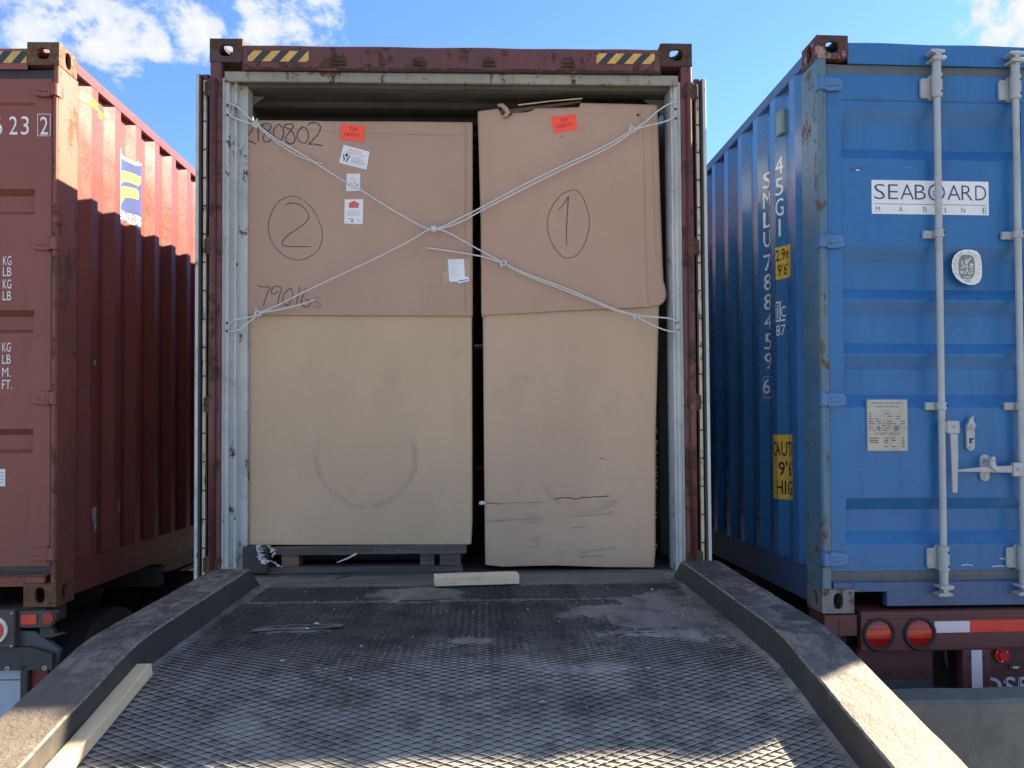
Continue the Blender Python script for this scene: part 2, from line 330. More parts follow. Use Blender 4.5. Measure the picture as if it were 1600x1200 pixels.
# ------------------------------------------------------------------ mesh helpers
class MB:
    def __init__(s): s.v = []; s.f = []; s.mi = []; s.m = 0
    def add(s, vs, fs, m=None):
        o = len(s.v); s.v += [tuple(v) for v in vs]
        for f in fs: s.f.append(tuple(i+o for i in f)); s.mi.append(s.m if m is None else m)
        return s
    def box(s, x0, x1, y0, y1, z0, z1, m=None, xf=None):
        vs = [(x, y, z) for z in (z0, z1) for y in (y0, y1) for x in (x0, x1)]
        if xf: vs = [tuple(xf @ Vector(v)) for v in vs]
        return s.add(vs, [(0, 2, 3, 1), (4, 5, 7, 6), (0, 1, 5, 4), (2, 6, 7, 3), (0, 4, 6, 2), (1, 3, 7, 5)], m)
    def prism(s, poly, a, b, axis='z', m=None):
        """poly in the two other axes: z->(x,y)  y->(x,z)  x->(y,z)"""
        def P(p, t):
            return {'z': (p[0], p[1], t), 'y': (p[0], t, p[1]), 'x': (t, p[0], p[1])}[axis]
        n = len(poly); vs = [P(p, a) for p in poly]+[P(p, b) for p in poly]
        fs = [tuple(range(n-1, -1, -1)), tuple(range(n, 2*n))]+[(i, (i+1) % n, n+(i+1) % n, n+i) for i in range(n)]
        return s.add(vs, fs, m)
    def tube(s, pts, r, n=8, m=None, cap=True):
        pts = [Vector(p) for p in pts]; rs = r if isinstance(r, (list, tuple)) else [r]*len(pts)
        rings = []; up = None
        for i, p in enumerate(pts):
            d = (pts[min(i+1, len(pts)-1)]-pts[max(i-1, 0)]).normalized()
            if up is None: up = Vector((0, 0, 1)) if abs(d.z) < .9 else Vector((1, 0, 0))
            a = (up-d*up.dot(d)).normalized(); up = a; b_ = d.cross(a)
            rings.append([tuple(p+a*(math.cos(t)*rs[i])+b_*(math.sin(t)*rs[i])) for t in [2*math.pi*k/n for k in range(n)]])
        vs = [v for R in rings for v in R]; fs = []
        for i in range(len(pts)-1):
            for k in range(n): fs.append((i*n+k, i*n+(k+1) % n, (i+1)*n+(k+1) % n, (i+1)*n+k))
        if cap: fs += [tuple(range(n-1, -1, -1)), tuple(range((len(pts)-1)*n, len(pts)*n))]
        return s.add(vs, fs, m)
    def disc(s, c, r, y0, y1, n=24, m=None, rz=None):
        """short cylinder along y, centre (x,z)"""
        rz = rz or r
        return s.prism([(c[0]+math.cos(2*math.pi*k/n)*r, c[1]+math.sin(2*math.pi*k/n)*rz) for k in range(n)], y0, y1, 'y', m)
    def ribbon(s, pts, wd, y, m=None, surf=None):
        """flat marker line in the xz plane at depth y (or surf(x,z))"""
        q = []
        P = [Vector((p[0], p[1])) for p in pts]
        # smooth
        if len(P) > 2:
            R = []
            for i in range(len(P)-1):
                p0 = P[max(i-1, 0)]; p1 = P[i]; p2 = P[i+1]; p3 = P[min(i+2, len(P)-1)]
                for k in range(4):
                    t = k/4; R.append(.5*((2*p1)+(p2-p0)*t+(2*p0-5*p1+4*p2-p3)*t*t+(3*p1-p0-3*p2+p3)*t**3))
            R.append(P[-1]); P = R
        for i, p in enumerate(P):
            d = P[min(i+1, len(P)-1)]-P[max(i-1, 0)]
            if d.length < 1e-9: d = Vector((1, 0))
            d.normalize(); nn = Vector((-d.y, d.x))*wd*.5*(1 if wd < .002 else random.uniform(.75, 1.15))
            for e in (p+nn, p-nn): q.append((e.x, y if surf is None else surf(e.x, e.y)+y, e.y))
        return s.add(q, [(2*i, 2*i+1, 2*i+3, 2*i+2) for i in range(len(P)-1)], m)
    def poly(s, pts, m=None): return s.add(pts, [tuple(range(len(pts)))], m)
    def xform(s, f): s.v = [tuple(f(Vector(v))) for v in s.v]; return s
    def build(s, name, mats, parent=None, smooth=False, bevel=0, seg=1, recalc=True):
        me = bpy.data.meshes.new(name); me.from_pydata(s.v, [], s.f)
        mats = mats if isinstance(mats, (list, tuple)) else [mats]
        for mm in mats: me.materials.append(mm)
        me.polygons.foreach_set('material_index', s.mi)
        if recalc:
            bm = bmesh.new(); bm.from_mesh(me); bmesh.ops.recalc_face_normals(bm, faces=bm.faces); bm.to_mesh(me); bm.free()
        if smooth:
            me.polygons.foreach_set('use_smooth', [True]*len(me.polygons))
        me.update()
        o = bpy.data.objects.new(name, me); COL.objects.link(o)
        if parent is not None: o.parent = parent
        if bevel:
            md = o.modifiers.new('bevel', 'BEVEL'); md.width = bevel; md.segments = seg; md.limit_method = 'ANGLE'; md.angle_limit = math.radians(35)
        return o

def empty(name, loc=(0, 0, 0), rot=(0, 0, 0)):
    o = bpy.data.objects.new(name, None); COL.objects.link(o); o.location = loc; o.rotation_euler = rot; o.empty_display_size = .3
    return o
def tag(o, label, cat, group=None):
    o['label'] = label; o['category'] = cat
    if group: o['group'] = group
    return o
def struct(o): o['kind'] = 'structure'; return o

_tc = {}
def glyphs(txt, offset=0.0):
    """flat mesh of a text, cap height 1, origin at lower left"""
    key = (txt, offset)
    if key in _tc: return _tc[key]
    cu = bpy.data.curves.new('tmp', 'FONT'); cu.body = txt; cu.size = 1; cu.offset = offset; cu.resolution_u = 3; cu.fill_mode = 'FRONT'
    cu2 = bpy.data.curves.new('tmp2', 'FONT'); cu2.body = 'H'; cu2.size = 1
    res = []
    for c_ in (cu, cu2):
        o = bpy.data.objects.new('tmp', c_); COL.objects.link(o)
        bpy.context.view_layer.update()
        dg = bpy.context.evaluated_depsgraph_get(); ev = o.evaluated_get(dg); me = ev.to_mesh()
        res.append(([v.co.copy() for v in me.vertices], [tuple(p.vertices) for p in me.polygons]))
        ev.to_mesh_clear(); bpy.data.objects.remove(o); bpy.data.curves.remove(c_)
    H = max(v.y for v in res[1][0])
    vs = [(v.x/H, v.y/H) for v in res[0][0]]; x0 = min(v[0] for v in vs); y0 = 0
    vs = [(v[0]-x0, v[1]-y0) for v in vs]; wd = max(v[0] for v in vs)
    _tc[key] = (vs, res[0][1], wd); return _tc[key]
def text_into(mb, txt, x, z, h, width=None, xs=1.0, y=0., m=0, rot=0., offset=0., center=False, mapf=None):
    """adds text to mb in xz plane; mapf(s,t)->3d if given"""
    vs, fs, wd = glyphs(txt, offset)
    kx = h*xs if width is None else width/wd
    ox = -wd*kx/2 if center else 0
    cr, sr = math.cos(rot), math.sin(rot)
    out = []
    for (a, b_) in vs:
        s_, t_ = a*kx+ox, b_*h
        s2, t2 = s_*cr-t_*sr, s_*sr+t_*cr
        out.append(mapf(x+s2, z+t2) if mapf else (x+s2, y, z+t2))
    mb.add(out, fs, m)
    return wd*kx

# ------------------------------------------------------------------ container pieces
W2 = 1.219; HT = 2.896
def oval(cx, cy, rx, ry, n=32, p=2.6):
    out = []
    for k in range(n):
        t = 2*math.pi*(k+.5)/n; c_, s_ = math.cos(t), math.sin(t)
        out.append((cx+rx*math.copysign(abs(c_)**(2/p), c_), cy+ry*math.copysign(abs(s_)**(2/p), s_)))
    return out
def casting(mb, x0, x1, y0, y1, z0, z1, t=.018, holes='', topshape=False):
    """hollow corner casting with oval openings; holes: letters out of x X y Y z Z (side that is open)"""
    def face(ax, val, inner, hole):
        # frame coordinates
        o0, o1 = {'x': ((y0, y1), (z0, z1)), 'y': ((x0, x1), (z0, z1)), 'z': ((x0, x1), (y0, y1))}[ax]
        if inner: o0 = (o0[0]+t, o0[1]-t); o1 = (o1[0]+t, o1[1]-t)
        def P(a, b_, v=val): return {'x': (v, a, b_), 'y': (a, v, b_), 'z': (a, b_, v)}[ax]
        if not hole:
            mb.add([P(o0[0], o1[0]), P(o0[1], o1[0]), P(o0[1], o1[1]), P(o0[0], o1[1])], [(0, 1, 2, 3)]); return None
        cx, cy = (o0[0]+o0[1])/2, (o1[0]+o1[1])/2
        if ax == 'z': rx, ry = .032, .055
        elif ax == 'x': rx, ry = .028, .042
        else: rx, ry = (.034, .030) if topshape else (.025, .040)
        ov = oval(cx, cy, rx, ry); n = len(ov); ring = []
        for (a, b_) in ov:
            dx, dy = (a-cx), (b_-cy); k = min((o0[1]-cx)/abs(dx) if dx else 9e9, (o1[1]-cy)/abs(dy) if dy else 9e9)
            ring.append([cx+dx*k, cy+dy*k])
        for (cx_, cy_) in ((o0[0], o1[0]), (o0[1], o1[0]), (o0[1], o1[1]), (o0[0], o1[1])):
            i = min(range(n), key=lambda i: (ring[i][0]-cx_)**2+(ring[i][1]-cy_)**2); ring[i] = [cx_, cy_]
        vs = [P(*p) for p in ov]+[P(*p) for p in ring]
        mb.add(vs, [(i, (i+1) % n, n+(i+1) % n, n+i) for i in range(n)])
        return [P(*p) for p in ov]
    for ax, lo, hi in (('x', x0, x1), ('y', y0, y1), ('z', z0, z1)):
        for val, ch, sgn in ((lo, ax, 1), (hi, ax.upper(), -1)):
            h = ch in holes
            a = face(ax, val, False, h); b_ = face(ax, val+sgn*t, True, h)
            if h: n = len(a); mb.add(a+b_, [(i, (i+1) % n, n+(i+1) % n, n+i) for i in range(n)])
def corr(y, ph, depth=.036, pitch=.277):
    t = (y-ph) % pitch
    a, b_, c_ = .068, .138, .206
    if t < a: return depth*t/a
    if t < b_: return depth
    if t < c_: return depth*(1-(t-b_)/(c_-b_))
    return 0.
def corr_breaks(ph, y0, y1, pitch=.277):
    out = []
    k = math.floor((y0-ph)/pitch)
    while ph+k*pitch < y1:
        for d in (0, .068, .138, .206):
            y = ph+k*pitch+d
            if y0 < y < y1: out.append(y)
        k += 1
    return [y0]+out+[y1]
L40 = 12.192
def side_wall(sgn, ph, z0, z1, mats, parent, Y0=.17, Y1=L40-.17, inn=0.):
    ys = corr_breaks(ph, Y0, Y1); mb = MB(); zs = [z0+(z1-z0)*k/14 for k in range(15)]
    vs = []
    for y in ys:
        for z in zs:
            wv = 0.
            vs.append((sgn*(W2-.005-corr(y, ph)+wv-inn), y, z))
    n = len(zs)
    mb.add(vs, [(i*n+j, (i+1)*n+j, (i+1)*n+j+1, i*n+j+1) for i in range(len(ys)-1) for j in range(n-1)])
    o = mb.build('side_wall', mats, parent, recalc=False)
    md = o.modifiers.new('sheet', 'SOLIDIFY'); md.thickness = .003; md.offset = 0
    return o
def drape(mb_src, sgn, ph, off, name, mats, parent):
    """mesh given with x=0, (y,z) real: cut at the folds and lay it on the corrugated wall"""
    bm = bmesh.new(); vv = [bm.verts.new(v) for v in mb_src.v]
    for f, mi in zip(mb_src.f, mb_src.mi):
        try: ff = bm.faces.new([vv[i] for i in f]); ff.material_index = mi
        except ValueError: pass
    bmesh.ops.triangulate(bm, faces=bm.faces[:])
    ys = [v.co.y for v in bm.verts]
    for yb in corr_breaks(ph, min(ys)-.001, max(ys)+.001)[1:-1]:
        bmesh.ops.bisect_plane(bm, geom=bm.verts[:]+bm.edges[:]+bm.faces[:], plane_co=(0, yb, 0), plane_no=(0, 1, 0))
    for v in bm.verts:
        v.co.x = sgn*(W2-.005-corr(v.co.y, ph)+off+.0018) + sgn*v.co.x
    me = bpy.data.meshes.new(name); bm.to_mesh(me); bm.free()
    for mm in mats: me.materials.append(mm)
    o = bpy.data.objects.new(name, me); COL.objects.link(o); o.parent = parent
    return o
def roof_and_end(parent, mat_out, mat_in, inside=False):
    ys = []; y = .06
    mb = MB(); prof = [(.06, 2.735)]
    y = .16
    while y < L40-.3:
        prof += [(y, 2.735), (y+.03, 2.715), (y+.09, 2.715), (y+.12, 2.735)]; y += .21
    prof.append((L40-.1, 2.735))
    if not inside: prof = [(a, b_+.13) for a, b_ in prof]
    if inside:
        prof = [(a, b_+.125) if False else (a, b_) for a, b_ in prof]
    vs = [];
    for (a, b_) in prof: vs += [(-1.17, a, b_), (1.17, a, b_)]
    mb.add(vs, [(2*i, 2*i+1, 2*i+3, 2*i+2) for i in range(len(prof)-1)])
    o = mb.build('roof', [mat_out], parent, recalc=False)
    md = o.modifiers.new('sheet', 'SOLIDIFY'); md.thickness = .004; md.offset = 1
    mb = MB(); mb.box(-1.17, 1.17, L40-.06, L40-.03, .03, 2.86)
    k = -1.1
    while k < 1.1: mb.box(k, k+.09, L40-.028, L40-.004, .15, 2.75); k += .2
    mb.build('end_wall', mat_out, parent)

def container(name, loc, rot, mats, ph, opened=False, pin=1.172):
    P = empty(name, loc, rot)
    side, post, header, sill, cast, cast2, door, rail, inside = mats
    for sgn in (-1, 1):
        side_wall(sgn, ph, .19, 2.84, side, P)
        if opened: side_wall(sgn, ph, .19, 2.84, inside, P, inn=.005).name = 'inner_wall'
    for zt, cm in ((0, cast2), (1, cast)):
        for yy in (0, 1):
            for sgn in (-1, 1):
                mb = MB(); xa, xb = (W2-.162, W2) if sgn > 0 else (-W2, -W2+.162)
                za, zb = (HT-.118, HT) if zt else (0, .118)
                ya, yb = (0, .178) if yy == 0 else (L40-.178, L40)
                h = ('X' if sgn > 0 else 'x')+('y' if yy == 0 else 'Y')+('Z' if zt else 'z')
                casting(mb, xa, xb, ya, yb, za, zb, holes=h, topshape=(zt == 1))
                bmo = mb.build('corner_casting', cm, P)
                bm = bmesh.new(); bm.from_mesh(bmo.data); bmesh.ops.remove_doubles(bm, verts=bm.verts, dist=1e-5); bmesh.ops.recalc_face_normals(bm, faces=bm.faces); bm.to_mesh(bmo.data); bm.free()
                md = bmo.modifiers.new('bevel', 'BEVEL'); md.width = .007; md.segments = 2; md.limit_method = 'ANGLE'; md.angle_limit = math.radians(60)
    for sgn in (-1, 1):
        for yy in (0, 1):
            mb = MB()
            if yy == 0:
                if opened:
                    prof = [(1.2165, .001), (1.163, .001), (1.158, .012), (1.158, .034), (1.2165, .20)]
                    prof = [(1.2165, .001), (1.163, .001), (1.160, .012), (1.160, .05), (1.172, .06), (1.172, .198), (1.2165, .198)]
                else:
                    prof = [(1.2165, .001), (pin, .001), (pin-.004, .012), (pin-.004, .06), (1.145, .065), (1.145, .198), (1.2165, .198)]
                mb.prism([(sgn*a, b_) for a, b_ in prof], .118, HT-.118)
                # hinge pin bar down the front of the post
                mb.tube([(sgn*1.203, .002, .26), (sgn*1.203, .002, 2.62)], .012, 10)
            else: mb.box(sgn*1.08, sgn*1.217, L40-.16, L40-.002, .118, HT-.118)
            mb.build('corner_post', post, P, bevel=.003)
        mb = MB(); mb.box(sgn*1.165, sgn*1.2175, .178, L40-.178, 2.815, 2.876)
        mb.build('top_side_rail', rail, P, bevel=.004)
        mb = MB(); mb.box(sgn*1.209, sgn*1.2165, .178, L40-.178, .035, .200); mb.box(sgn*1.14, sgn*1.2165, .178, L40-.178, .028, .036); mb.box(sgn*1.16, sgn*1.2165, .178, L40-.178, .1935, .2005)
        mb.build('bottom_side_rail', rail, P)
    # header over the doors
    mb = MB(); n = 26; top = []
    for k in range(n+1):
        x = -1.057+2.114*k/n; top.append((x, 2.869+.004*mnoise.noise(Vector((x*4, loc[0], 0)))))
    for k in range(n):
        (xa, za), (xb, zb) = top[k], top[k+1]
        mb.add([(xa, .006, 2.757 if not opened else 2.738), (xb, .006, 2.757 if not opened else 2.738), (xb, .006, zb-.006), (xa, .006, za-.006), (xa, .014, za), (xb, .014, zb), (xa, .12, za), (xb, .12, zb), (xa, .12, 2.76), (xb, .12, 2.76)],
               [(0, 1, 2, 3), (3, 2, 5, 4), (4, 5, 7, 6), (6, 7, 9, 8), (8, 9, 1, 0)])
    mb.build('door_header', header, P, recalc=True)
    mb = MB(); mb.box(-1.16, 1.16, .02, L40-.1, .13, .185)
    k = .4
    while k < 12: mb.box(-1.15, 1.15, k, k+.05, .04, .13); k += .6
    mb.build('underframe', cast, P)
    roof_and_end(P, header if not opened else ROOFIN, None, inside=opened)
    if not opened:
        # sill with fork notches beside the castings
        mb = MB()
        mb.prism([(-.888, .03), (.888, .03), (.888, .102), (1.057, .102), (1.057, .150), (-1.057, .150), (-1.057, .102), (-.888, .102)], .006, .05, 'y')
        mb.box(-1.165, 1.165, .012, .10, .1502, .158)
        for s_ in (-1, 1): mb.box(s_*1.057, s_*1.16, .006, .06, .118, .150)
        mb.build('door_sill', sill, P, bevel=.003)
    return P

def door_leaf(P, x0, x1, bands, pl, pr, mat, gask, hx, sgn, z0=.205, z1=2.709, dep=.03):
    """bands: list of (z, depth) knots from bottom to top; panel between pl and pr"""
    D = empty('door'); D.parent = P
    kn = [(z0, 0), (bands[0][0]-.0, 0)]+list(bands)+[(z1, 0)]
    rows = []
    for i in range(len(kn)-1):
        (za, da), (zb, db) = kn[i], kn[i+1]
        n = max(1, int((zb-za)/.12))
        for k in range(n): rows.append((za+(zb-za)*k/n, da+(db-da)*k/n))
    rows.append(kn[-1])
    rows = [r for i, r in enumerate(rows) if i == 0 or r[0]-rows[i-1][0] > 1e-6 or abs(r[1]-rows[i-1][1]) > 1e-6]
    nx = 8
    cols = [(x0, 0), (pl, 0)]+[(pl+.006+(pr-pl-.012)*k/nx, 1) for k in range(nx+1)]+[(pr, 0), (x1, 0)]
    vs = []
    for (z, d) in rows:
        for (x, on) in cols:
            wv = .004*mnoise.noise(Vector((x*2.2, z*1.8, 5+x0)))
            vs.append((x, .012+(d*dep if on else 0)+(wv if on else 0), z))
    n = len(cols); mb = MB()
    mb.add(vs, [(i*n+j, i*n+j+1, (i+1)*n+j+1, (i+1)*n+j) for i in range(len(rows)-1) for j in range(n-1)])
    mb.box(x0, x1, .052, .056, z0, z1)
    for a, b_ in ((x0, x0+.004), (x1-.004, x1)): mb.box(a, b_, .0125, .052, z0, z1)
    mb.box(x0, x1, .0125, .052, z0, z0+.004); mb.box(x0, x1, .0125, .052, z1-.004, z1)
    mb.build('door_panel', mat, D, recalc=False)
    xa, xb = min(x0, x1), max(x0, x1)
    # gasket all round: wavy worn strip
    mb = MB()
    for (a, b_, c_, d_) in ((xa-.006 if sgn < 0 else xa, xb if sgn < 0 else xb+.006, z1, z1+.046), (xa, xb, z0-.046, z0)):
        nn = 24
        for k in range(nn):
            u0 = a+(b_-a)*k/nn; u1 = a+(b_-a)*(k+1)/nn
            f0 = .003*mnoise.noise(Vector((u0*9, c_, 1))); f1 = .003*mnoise.noise(Vector((u1*9, c_, 1)))
            mb.add([(u0, .016, c_+f0), (u1, .016, c_+f1), (u1, .012, (c_+d_)/2+f1), (u0, .012, (c_+d_)/2+f0), (u1, .017, d_+f1), (u0, .017, d_+f0)], [(0, 1, 2, 3), (3, 2, 4, 5)])
    gx = x0 if sgn < 0 else x1
    mb.box(gx-.007 if sgn < 0 else gx, gx if sgn < 0 else gx+.007, .013, .05, z0-.04, z1+.04)
    mb.build('gasket', gask, D, recalc=False)
    for zc in (2.645, 1.85, 1.058, .267):
        h = MB()
        s_ = sgn
        # blade: tapered plate with rolled knuckle at the post
        bl = [(s_*1.168, zc-.036), (s_*1.100, zc-.030), (s_*1.088, zc-.018), (s_*1.088, zc+.012), (s_*1.100, zc+.030), (s_*1.168, zc+.036)]
        h.prism(bl, -.006, .010, 'y')
        h.prism([(s_*1.168, zc-.012), (s_*1.11, zc-.006), (s_*1.11, zc+.006), (s_*1.168, zc+.012)], -.012, -.0055, 'y')
        h.box(s_*1.168, s_*1.182, -.013, .008, zc-.036, zc+.036)
        h.tube([(s_*1.203, -.002, zc-.032), (s_*1.203, -.002, zc+.032)], .019, 12)
        h.box(s_*1.182, s_*1.203, -.014, .004, zc-.03, zc+.03)
        h.box(s_*1.2175, s_*1.222, -.004, .028, zc-.034, zc+.034)
        h.build('hinge', mat if sgn > 0 else BLUEH, D, bevel=.003)
    return D
BLUEH = paint('blue_hinge_paint', (.05, .16, .38), (.07, .17, .33), .22, rustcol=(.16, .10, .07), grime=.3, rough=.45, bump=.4, scr=1, scrcol=(.45, .5, .55))

def lock_rod(D, x, z0=.085, z1=2.815, clamps=(1.89, 1.026), mat=None):
    mb = MB()
    y = -.030
    mb.tube([(x, y, z0+.02), (x, y, z1-.03)], .0165, 14)
    # top and bottom cams with keepers
    for s_, z in ((1, z1), (-1, z0)):
        mb.tube([(x, y, z-s_*.13), (x, y, z-s_*.05)], .021, 12)
        mb.prism([(x-.036, z-s_*.045), (x-.03, z-s_*.055), (x+.03, z-s_*.057), (x+.038, z-s_*.042), (x+.02, z-s_*.036), (x-.02, z-s_*.036)], y-.03, .006, 'y')
        mb.prism([(x-.040, z-s_*.012), (x-.02, z-s_*.020), (x+.03, z-s_*.018), (x+.034, z-s_*.002), (x-.036, z-s_*.001)], y-.022, .006, 'y')
        mb.box(x-.014, x+.014, y-.02, y+.02, min(z, z-s_*.06), max(z, z-s_*.06))
        mb.disc((x-.012, z-s_*.03), .010, y-.034, y-.018, 10)
    o = mb.build('lock_rod', mat or GALV, D, bevel=.0015)
    for zc in (2.635, .268):
        b_ = MB(); s_ = 1 if zc > 1 else -1
        b_.prism([(x-.062, zc-.05), (x-.068, zc-.044), (x-.068, zc+.044), (x-.062, zc+.05), (x-.03, zc+.052), (x-.02, zc+.066), (x+.026, zc+.066), (x+.026, zc-.058), (x-.018, zc-.058), (x-.03, zc-.05)], -.006, .0095, 'y')
        b_.tube([(x, y, zc-.058), (x, y, zc+.064)], .026, 14)
        for dz in (-.034, .034):
            b_.disc((x-.052, zc+dz), .009, -.010, -.005, 10)
            b_.disc((x+.012, zc+dz), .0055, y-.028, y-.018, 8, m=1)
        b_.build('rod_bracket', [mat or GALV, BTXT], D, bevel=.002)
    for zc in clamps:
        b_ = MB(); b_.box(x-.066, x+.032, -.010, .0095, zc-.019, zc+.019); b_.tube([(x, y, zc-.019), (x, y, zc+.019)], .024, 12)
        b_.disc((x-.052, zc), .008, -.015, -.009, 10); b_.disc((x+.018, zc+.002), .005, y-.026, y-.015, 8, m=1)
        b_.build('rod_clamp', [mat or GALV, BTXT], D, bevel=.002)
    return o
def handle(D, x, z, vertical=True, mat=None):
    mat = mat or GALV
    mb = MB()
    if vertical:
        mb.box(x, x+.062, -.052, -.034, z-.058, z+.004); mb.box(x-.01, x+.03, -.045, -.02, z-.05, z)
        mb.disc((x+.036, z-.026), .009, -.06, -.05, 10)
        mb.prism([(x+.018, z-.058), (x+.056, z-.058), (x+.058, z-.16), (x+.05, z-.352), (x+.026, z-.352), (x+.022, z-.16)], -.046, -.036, 'y')
    else:  # arm reaching left from the rod, held in a catch
        mb.prism([(x-.335, z-.012), (x-.335, z-.002), (x-.22, z+.010), (x-.05, z+.018), (x-.05, z-.018), (x-.22, z-.014)], -.048, -.036, 'y')
        mb.box(x-.052, x, -.056, -.030, z-.036, z+.032); mb.disc((x-.026, z), .009, -.064, -.055, 10)
    mb.build('door_handle', mat, D, bevel=.002)
    mb = MB()
    if vertical:
        hx, hz = x+.148, z-.058
        pill = [(hx+.022*math.cos(t), hz+(.036 if math.sin(t) > 0 else -.066)+.022*math.sin(t)) for t in [2*math.pi*(k+.5)/20 for k in range(20)]]
        mb.prism(pill, -.006, .0095, 'y')
        mb.prism([(hx-.03, hz+.03), (hx-.008, hz+.075), (hx+.012, hz+.092), (hx+.006, hz+.066), (hx+.022, hz+.035), (hx, hz+.022)], -.020, -.006, 'y')
        mb.disc((hx, hz+.036), .009, -.026, -.018, 10); mb.disc((hx, hz-.072), .009, -.012, -.005, 10)
        mb.box(hx-.008, hx+.016, -.008, -.0055, hz-.050, hz-.024, m=1); mb.box(hx+.002, hx+.018, -.010, -.006, hz-.052, hz-.032)
    else:
        hx, hz = x-.165, z+.005
        pill = [(hx+.024*math.cos(t), hz+(.045 if math.sin(t) > 0 else -.045)+.022*math.sin(t)) for t in [2*math.pi*(k+.5)/20 for k in range(20)]]
        mb.prism(pill, -.006, .0095, 'y')
        mb.prism([(hx-.014, hz+.052), (hx+.012, hz+.052), (hx+.022, hz+.012), (hx+.048, hz+.004), (hx+.046, hz-.012), (hx+.018, hz-.016), (hx-.008, hz+.010)], -.062, -.05, 'y')
        mb.box(hx-.012, hx+.014, -.055, -.005, hz+.03, hz+.045); mb.disc((hx, hz-.048), .010, -.012, -.005, 10); mb.disc((hx+.002, hz+.048), .011, -.07, -.05, 10)
    mb.build('handle_catch', [mat, BTXT], D, bevel=.0015)

def hazard(mb, x0, x1, z0, z1, y, first=0, sl=.05, wd=.045, mats=(0, 1)):
    """diagonal stripes clipped to a rectangle"""
    mb.add([(x0, y, z0), (x1, y, z0), (x1, y, z1), (x0, y, z1)], [(0, 1, 2, 3)], mats[0])
    k = x0-sl-wd+first
    while k < x1:
        # parallelogram bottom k..k+wd, top shifted by sl
        P = [(k, z0), (k+wd, z0), (k+wd+sl, z1), (k+sl, z1)]
        def clip(P, lim, keep_gt):
            out = []
            for i in range(len(P)):
                a, b_ = P[i], P[(i+1) % len(P)]
                ia = (a[0] >= lim) == keep_gt or a[0] == lim; ib = (b_[0] >= lim) == keep_gt or b_[0] == lim
                if ia: out.append(a)
                if ia != ib:
                    t = (lim-a[0])/(b_[0]-a[0]); out.append((lim, a[1]+(b_[1]-a[1])*t))
            return out
        Q = clip(P, x0, True)
        if len(Q) > 2: Q = clip(Q, x1, False)
        if len(Q) > 2: mb.poly([(a, y-.0008, b_) for a, b_ in Q], mats[1])
        k += 2*wd

# ================================================================== SETTING
mb = MB(); N = 3000
mb.add([(-N, -N, 0), (N, -N, 0), (N, N, 0), (-N, N, 0)], [(0, 1, 2, 3)])
gr = mb.build('ground', YARD, None, recalc=False); gr.location = (0, 0, -1.2); struct(gr)

# ================================================================== LEFT RED CONTAINER
lc = container('shipping_container', (-3.2475, .1552, .0368), (0, -.0034, -.0092),
               (REDSIDE, REDPOST, RED, REDPOST, CASTR, CASTR, RED, REDSIDE, WHTIN), .415, pin=1.192)
tag(lc, 'red ribbed shipping container with shut doors, torn blue and yellow sticker, left of the ramp', 'container', 'shipping containers parked side by side')
b1 = [(.19+.205+.0, 0)]
def grooves(list_, z0):
    out = []
    for (zb, zt) in list_: out += [(zb, 0), (zb+.022, 1), (zt-.030, 1), (zt, 0)]
    return out
gb = grooves([(.157+.205-.1, .39), (.778, .903), (1.393, 1.511), (2.005, 2.137)][1:], 0)
D = door_leaf(lc, .004, 1.179, [(.30, 0)]+gb+[(2.57, 0), (2.575, .25), (2.585, 0)], .10, 1.094, RED, GASK, 0, 1, dep=.030)
D2 = door_leaf(lc, -1.179, -.004, [(.30, 0)]+gb+[(2.57, 0), (2.575, .25), (2.585, 0)], -1.094, -.10, RED, GASK, 0, -1, dep=.030)
for dd, xs in ((D, (.26, .72)), (D2, (-.26, -.72))):
    for x in xs: lock_rod(dd, x, mat=REDPOST)
# lettering of the right leaf
mb = MB()
text_into(mb, '523', .853, 2.417, .054, width=.19, y=.0095)
text_into(mb, '2', 1.119, 2.423, .090-.002, width=.042, y=.0095)
for s_ in (0,):
    mb.v = mb.v
mb2 = MB()
def fixh(txt, x, z, h, wd, m=0): text_into(mb2, txt, x, z, h, width=wd, y=.0095, m=m)
def flush():
    global mb2
    mb2.build('lettering', WTXT, D, recalc=False); mb2 = MB()
fixh('6', .884, 2.418, .094, .045); fixh('2', .963, 2.418, .094, .042); fixh('3', 1.0235, 2.418, .094, .040); fixh('2', 1.120, 2.418, .092, .040)
for a in ((1.106, 1.109, 2.410, 2.526), (1.170, 1.173, 2.410, 2.526), (1.106, 1.173, 2.410, 2.413), (1.106, 1.173, 2.523, 2.526)): mb2.add([(a[0], .0094, a[2]), (a[1], .0094, a[2]), (a[1], .0094, a[3]), (a[0], .0094, a[3])], [(0, 1, 2, 3)])
flush()
for z, t in ((1.743, 'KG'), (1.686, 'LB'), (1.622, 'KG'), (1.562, 'LB'), (1.298, 'KG'), (1.236, 'LB'), (1.170, 'M.'), (1.107, 'FT.')):
    fixh(t, .937, z, .046, .043 if t != 'FT.' else .05)
    fixh({'KG': '480', 'LB': '190', 'M.': '76.2', 'FT.': '694'}[t], .78, z, .046, .12); flush()
for z, t in ((1.743, 'MAX.WT.'), (1.622, 'TARE'), (1.298, 'NET'), (1.170, 'CU.CAP.')): fixh(t, .50, z, .046, .2); flush()
mb = MB(); mb.add([(.85, .0095, .611), (.957, .0095, .611), (.957, .0095, .699), (.85, .0095, .699)], [(0, 1, 2, 3)])
for k in range(4): mb.box(.90, .95, .009, .0093, .63+.016*k, .634+.016*k, m=1)
mb.build('sticker', [WSTK, GREYINK], D)
mb = MB(); hazard(mb, .62, 1.052, 2.789, 2.850, .004); mb.build('hazard_tape', [HZY, HZK], lc, recalc=False)
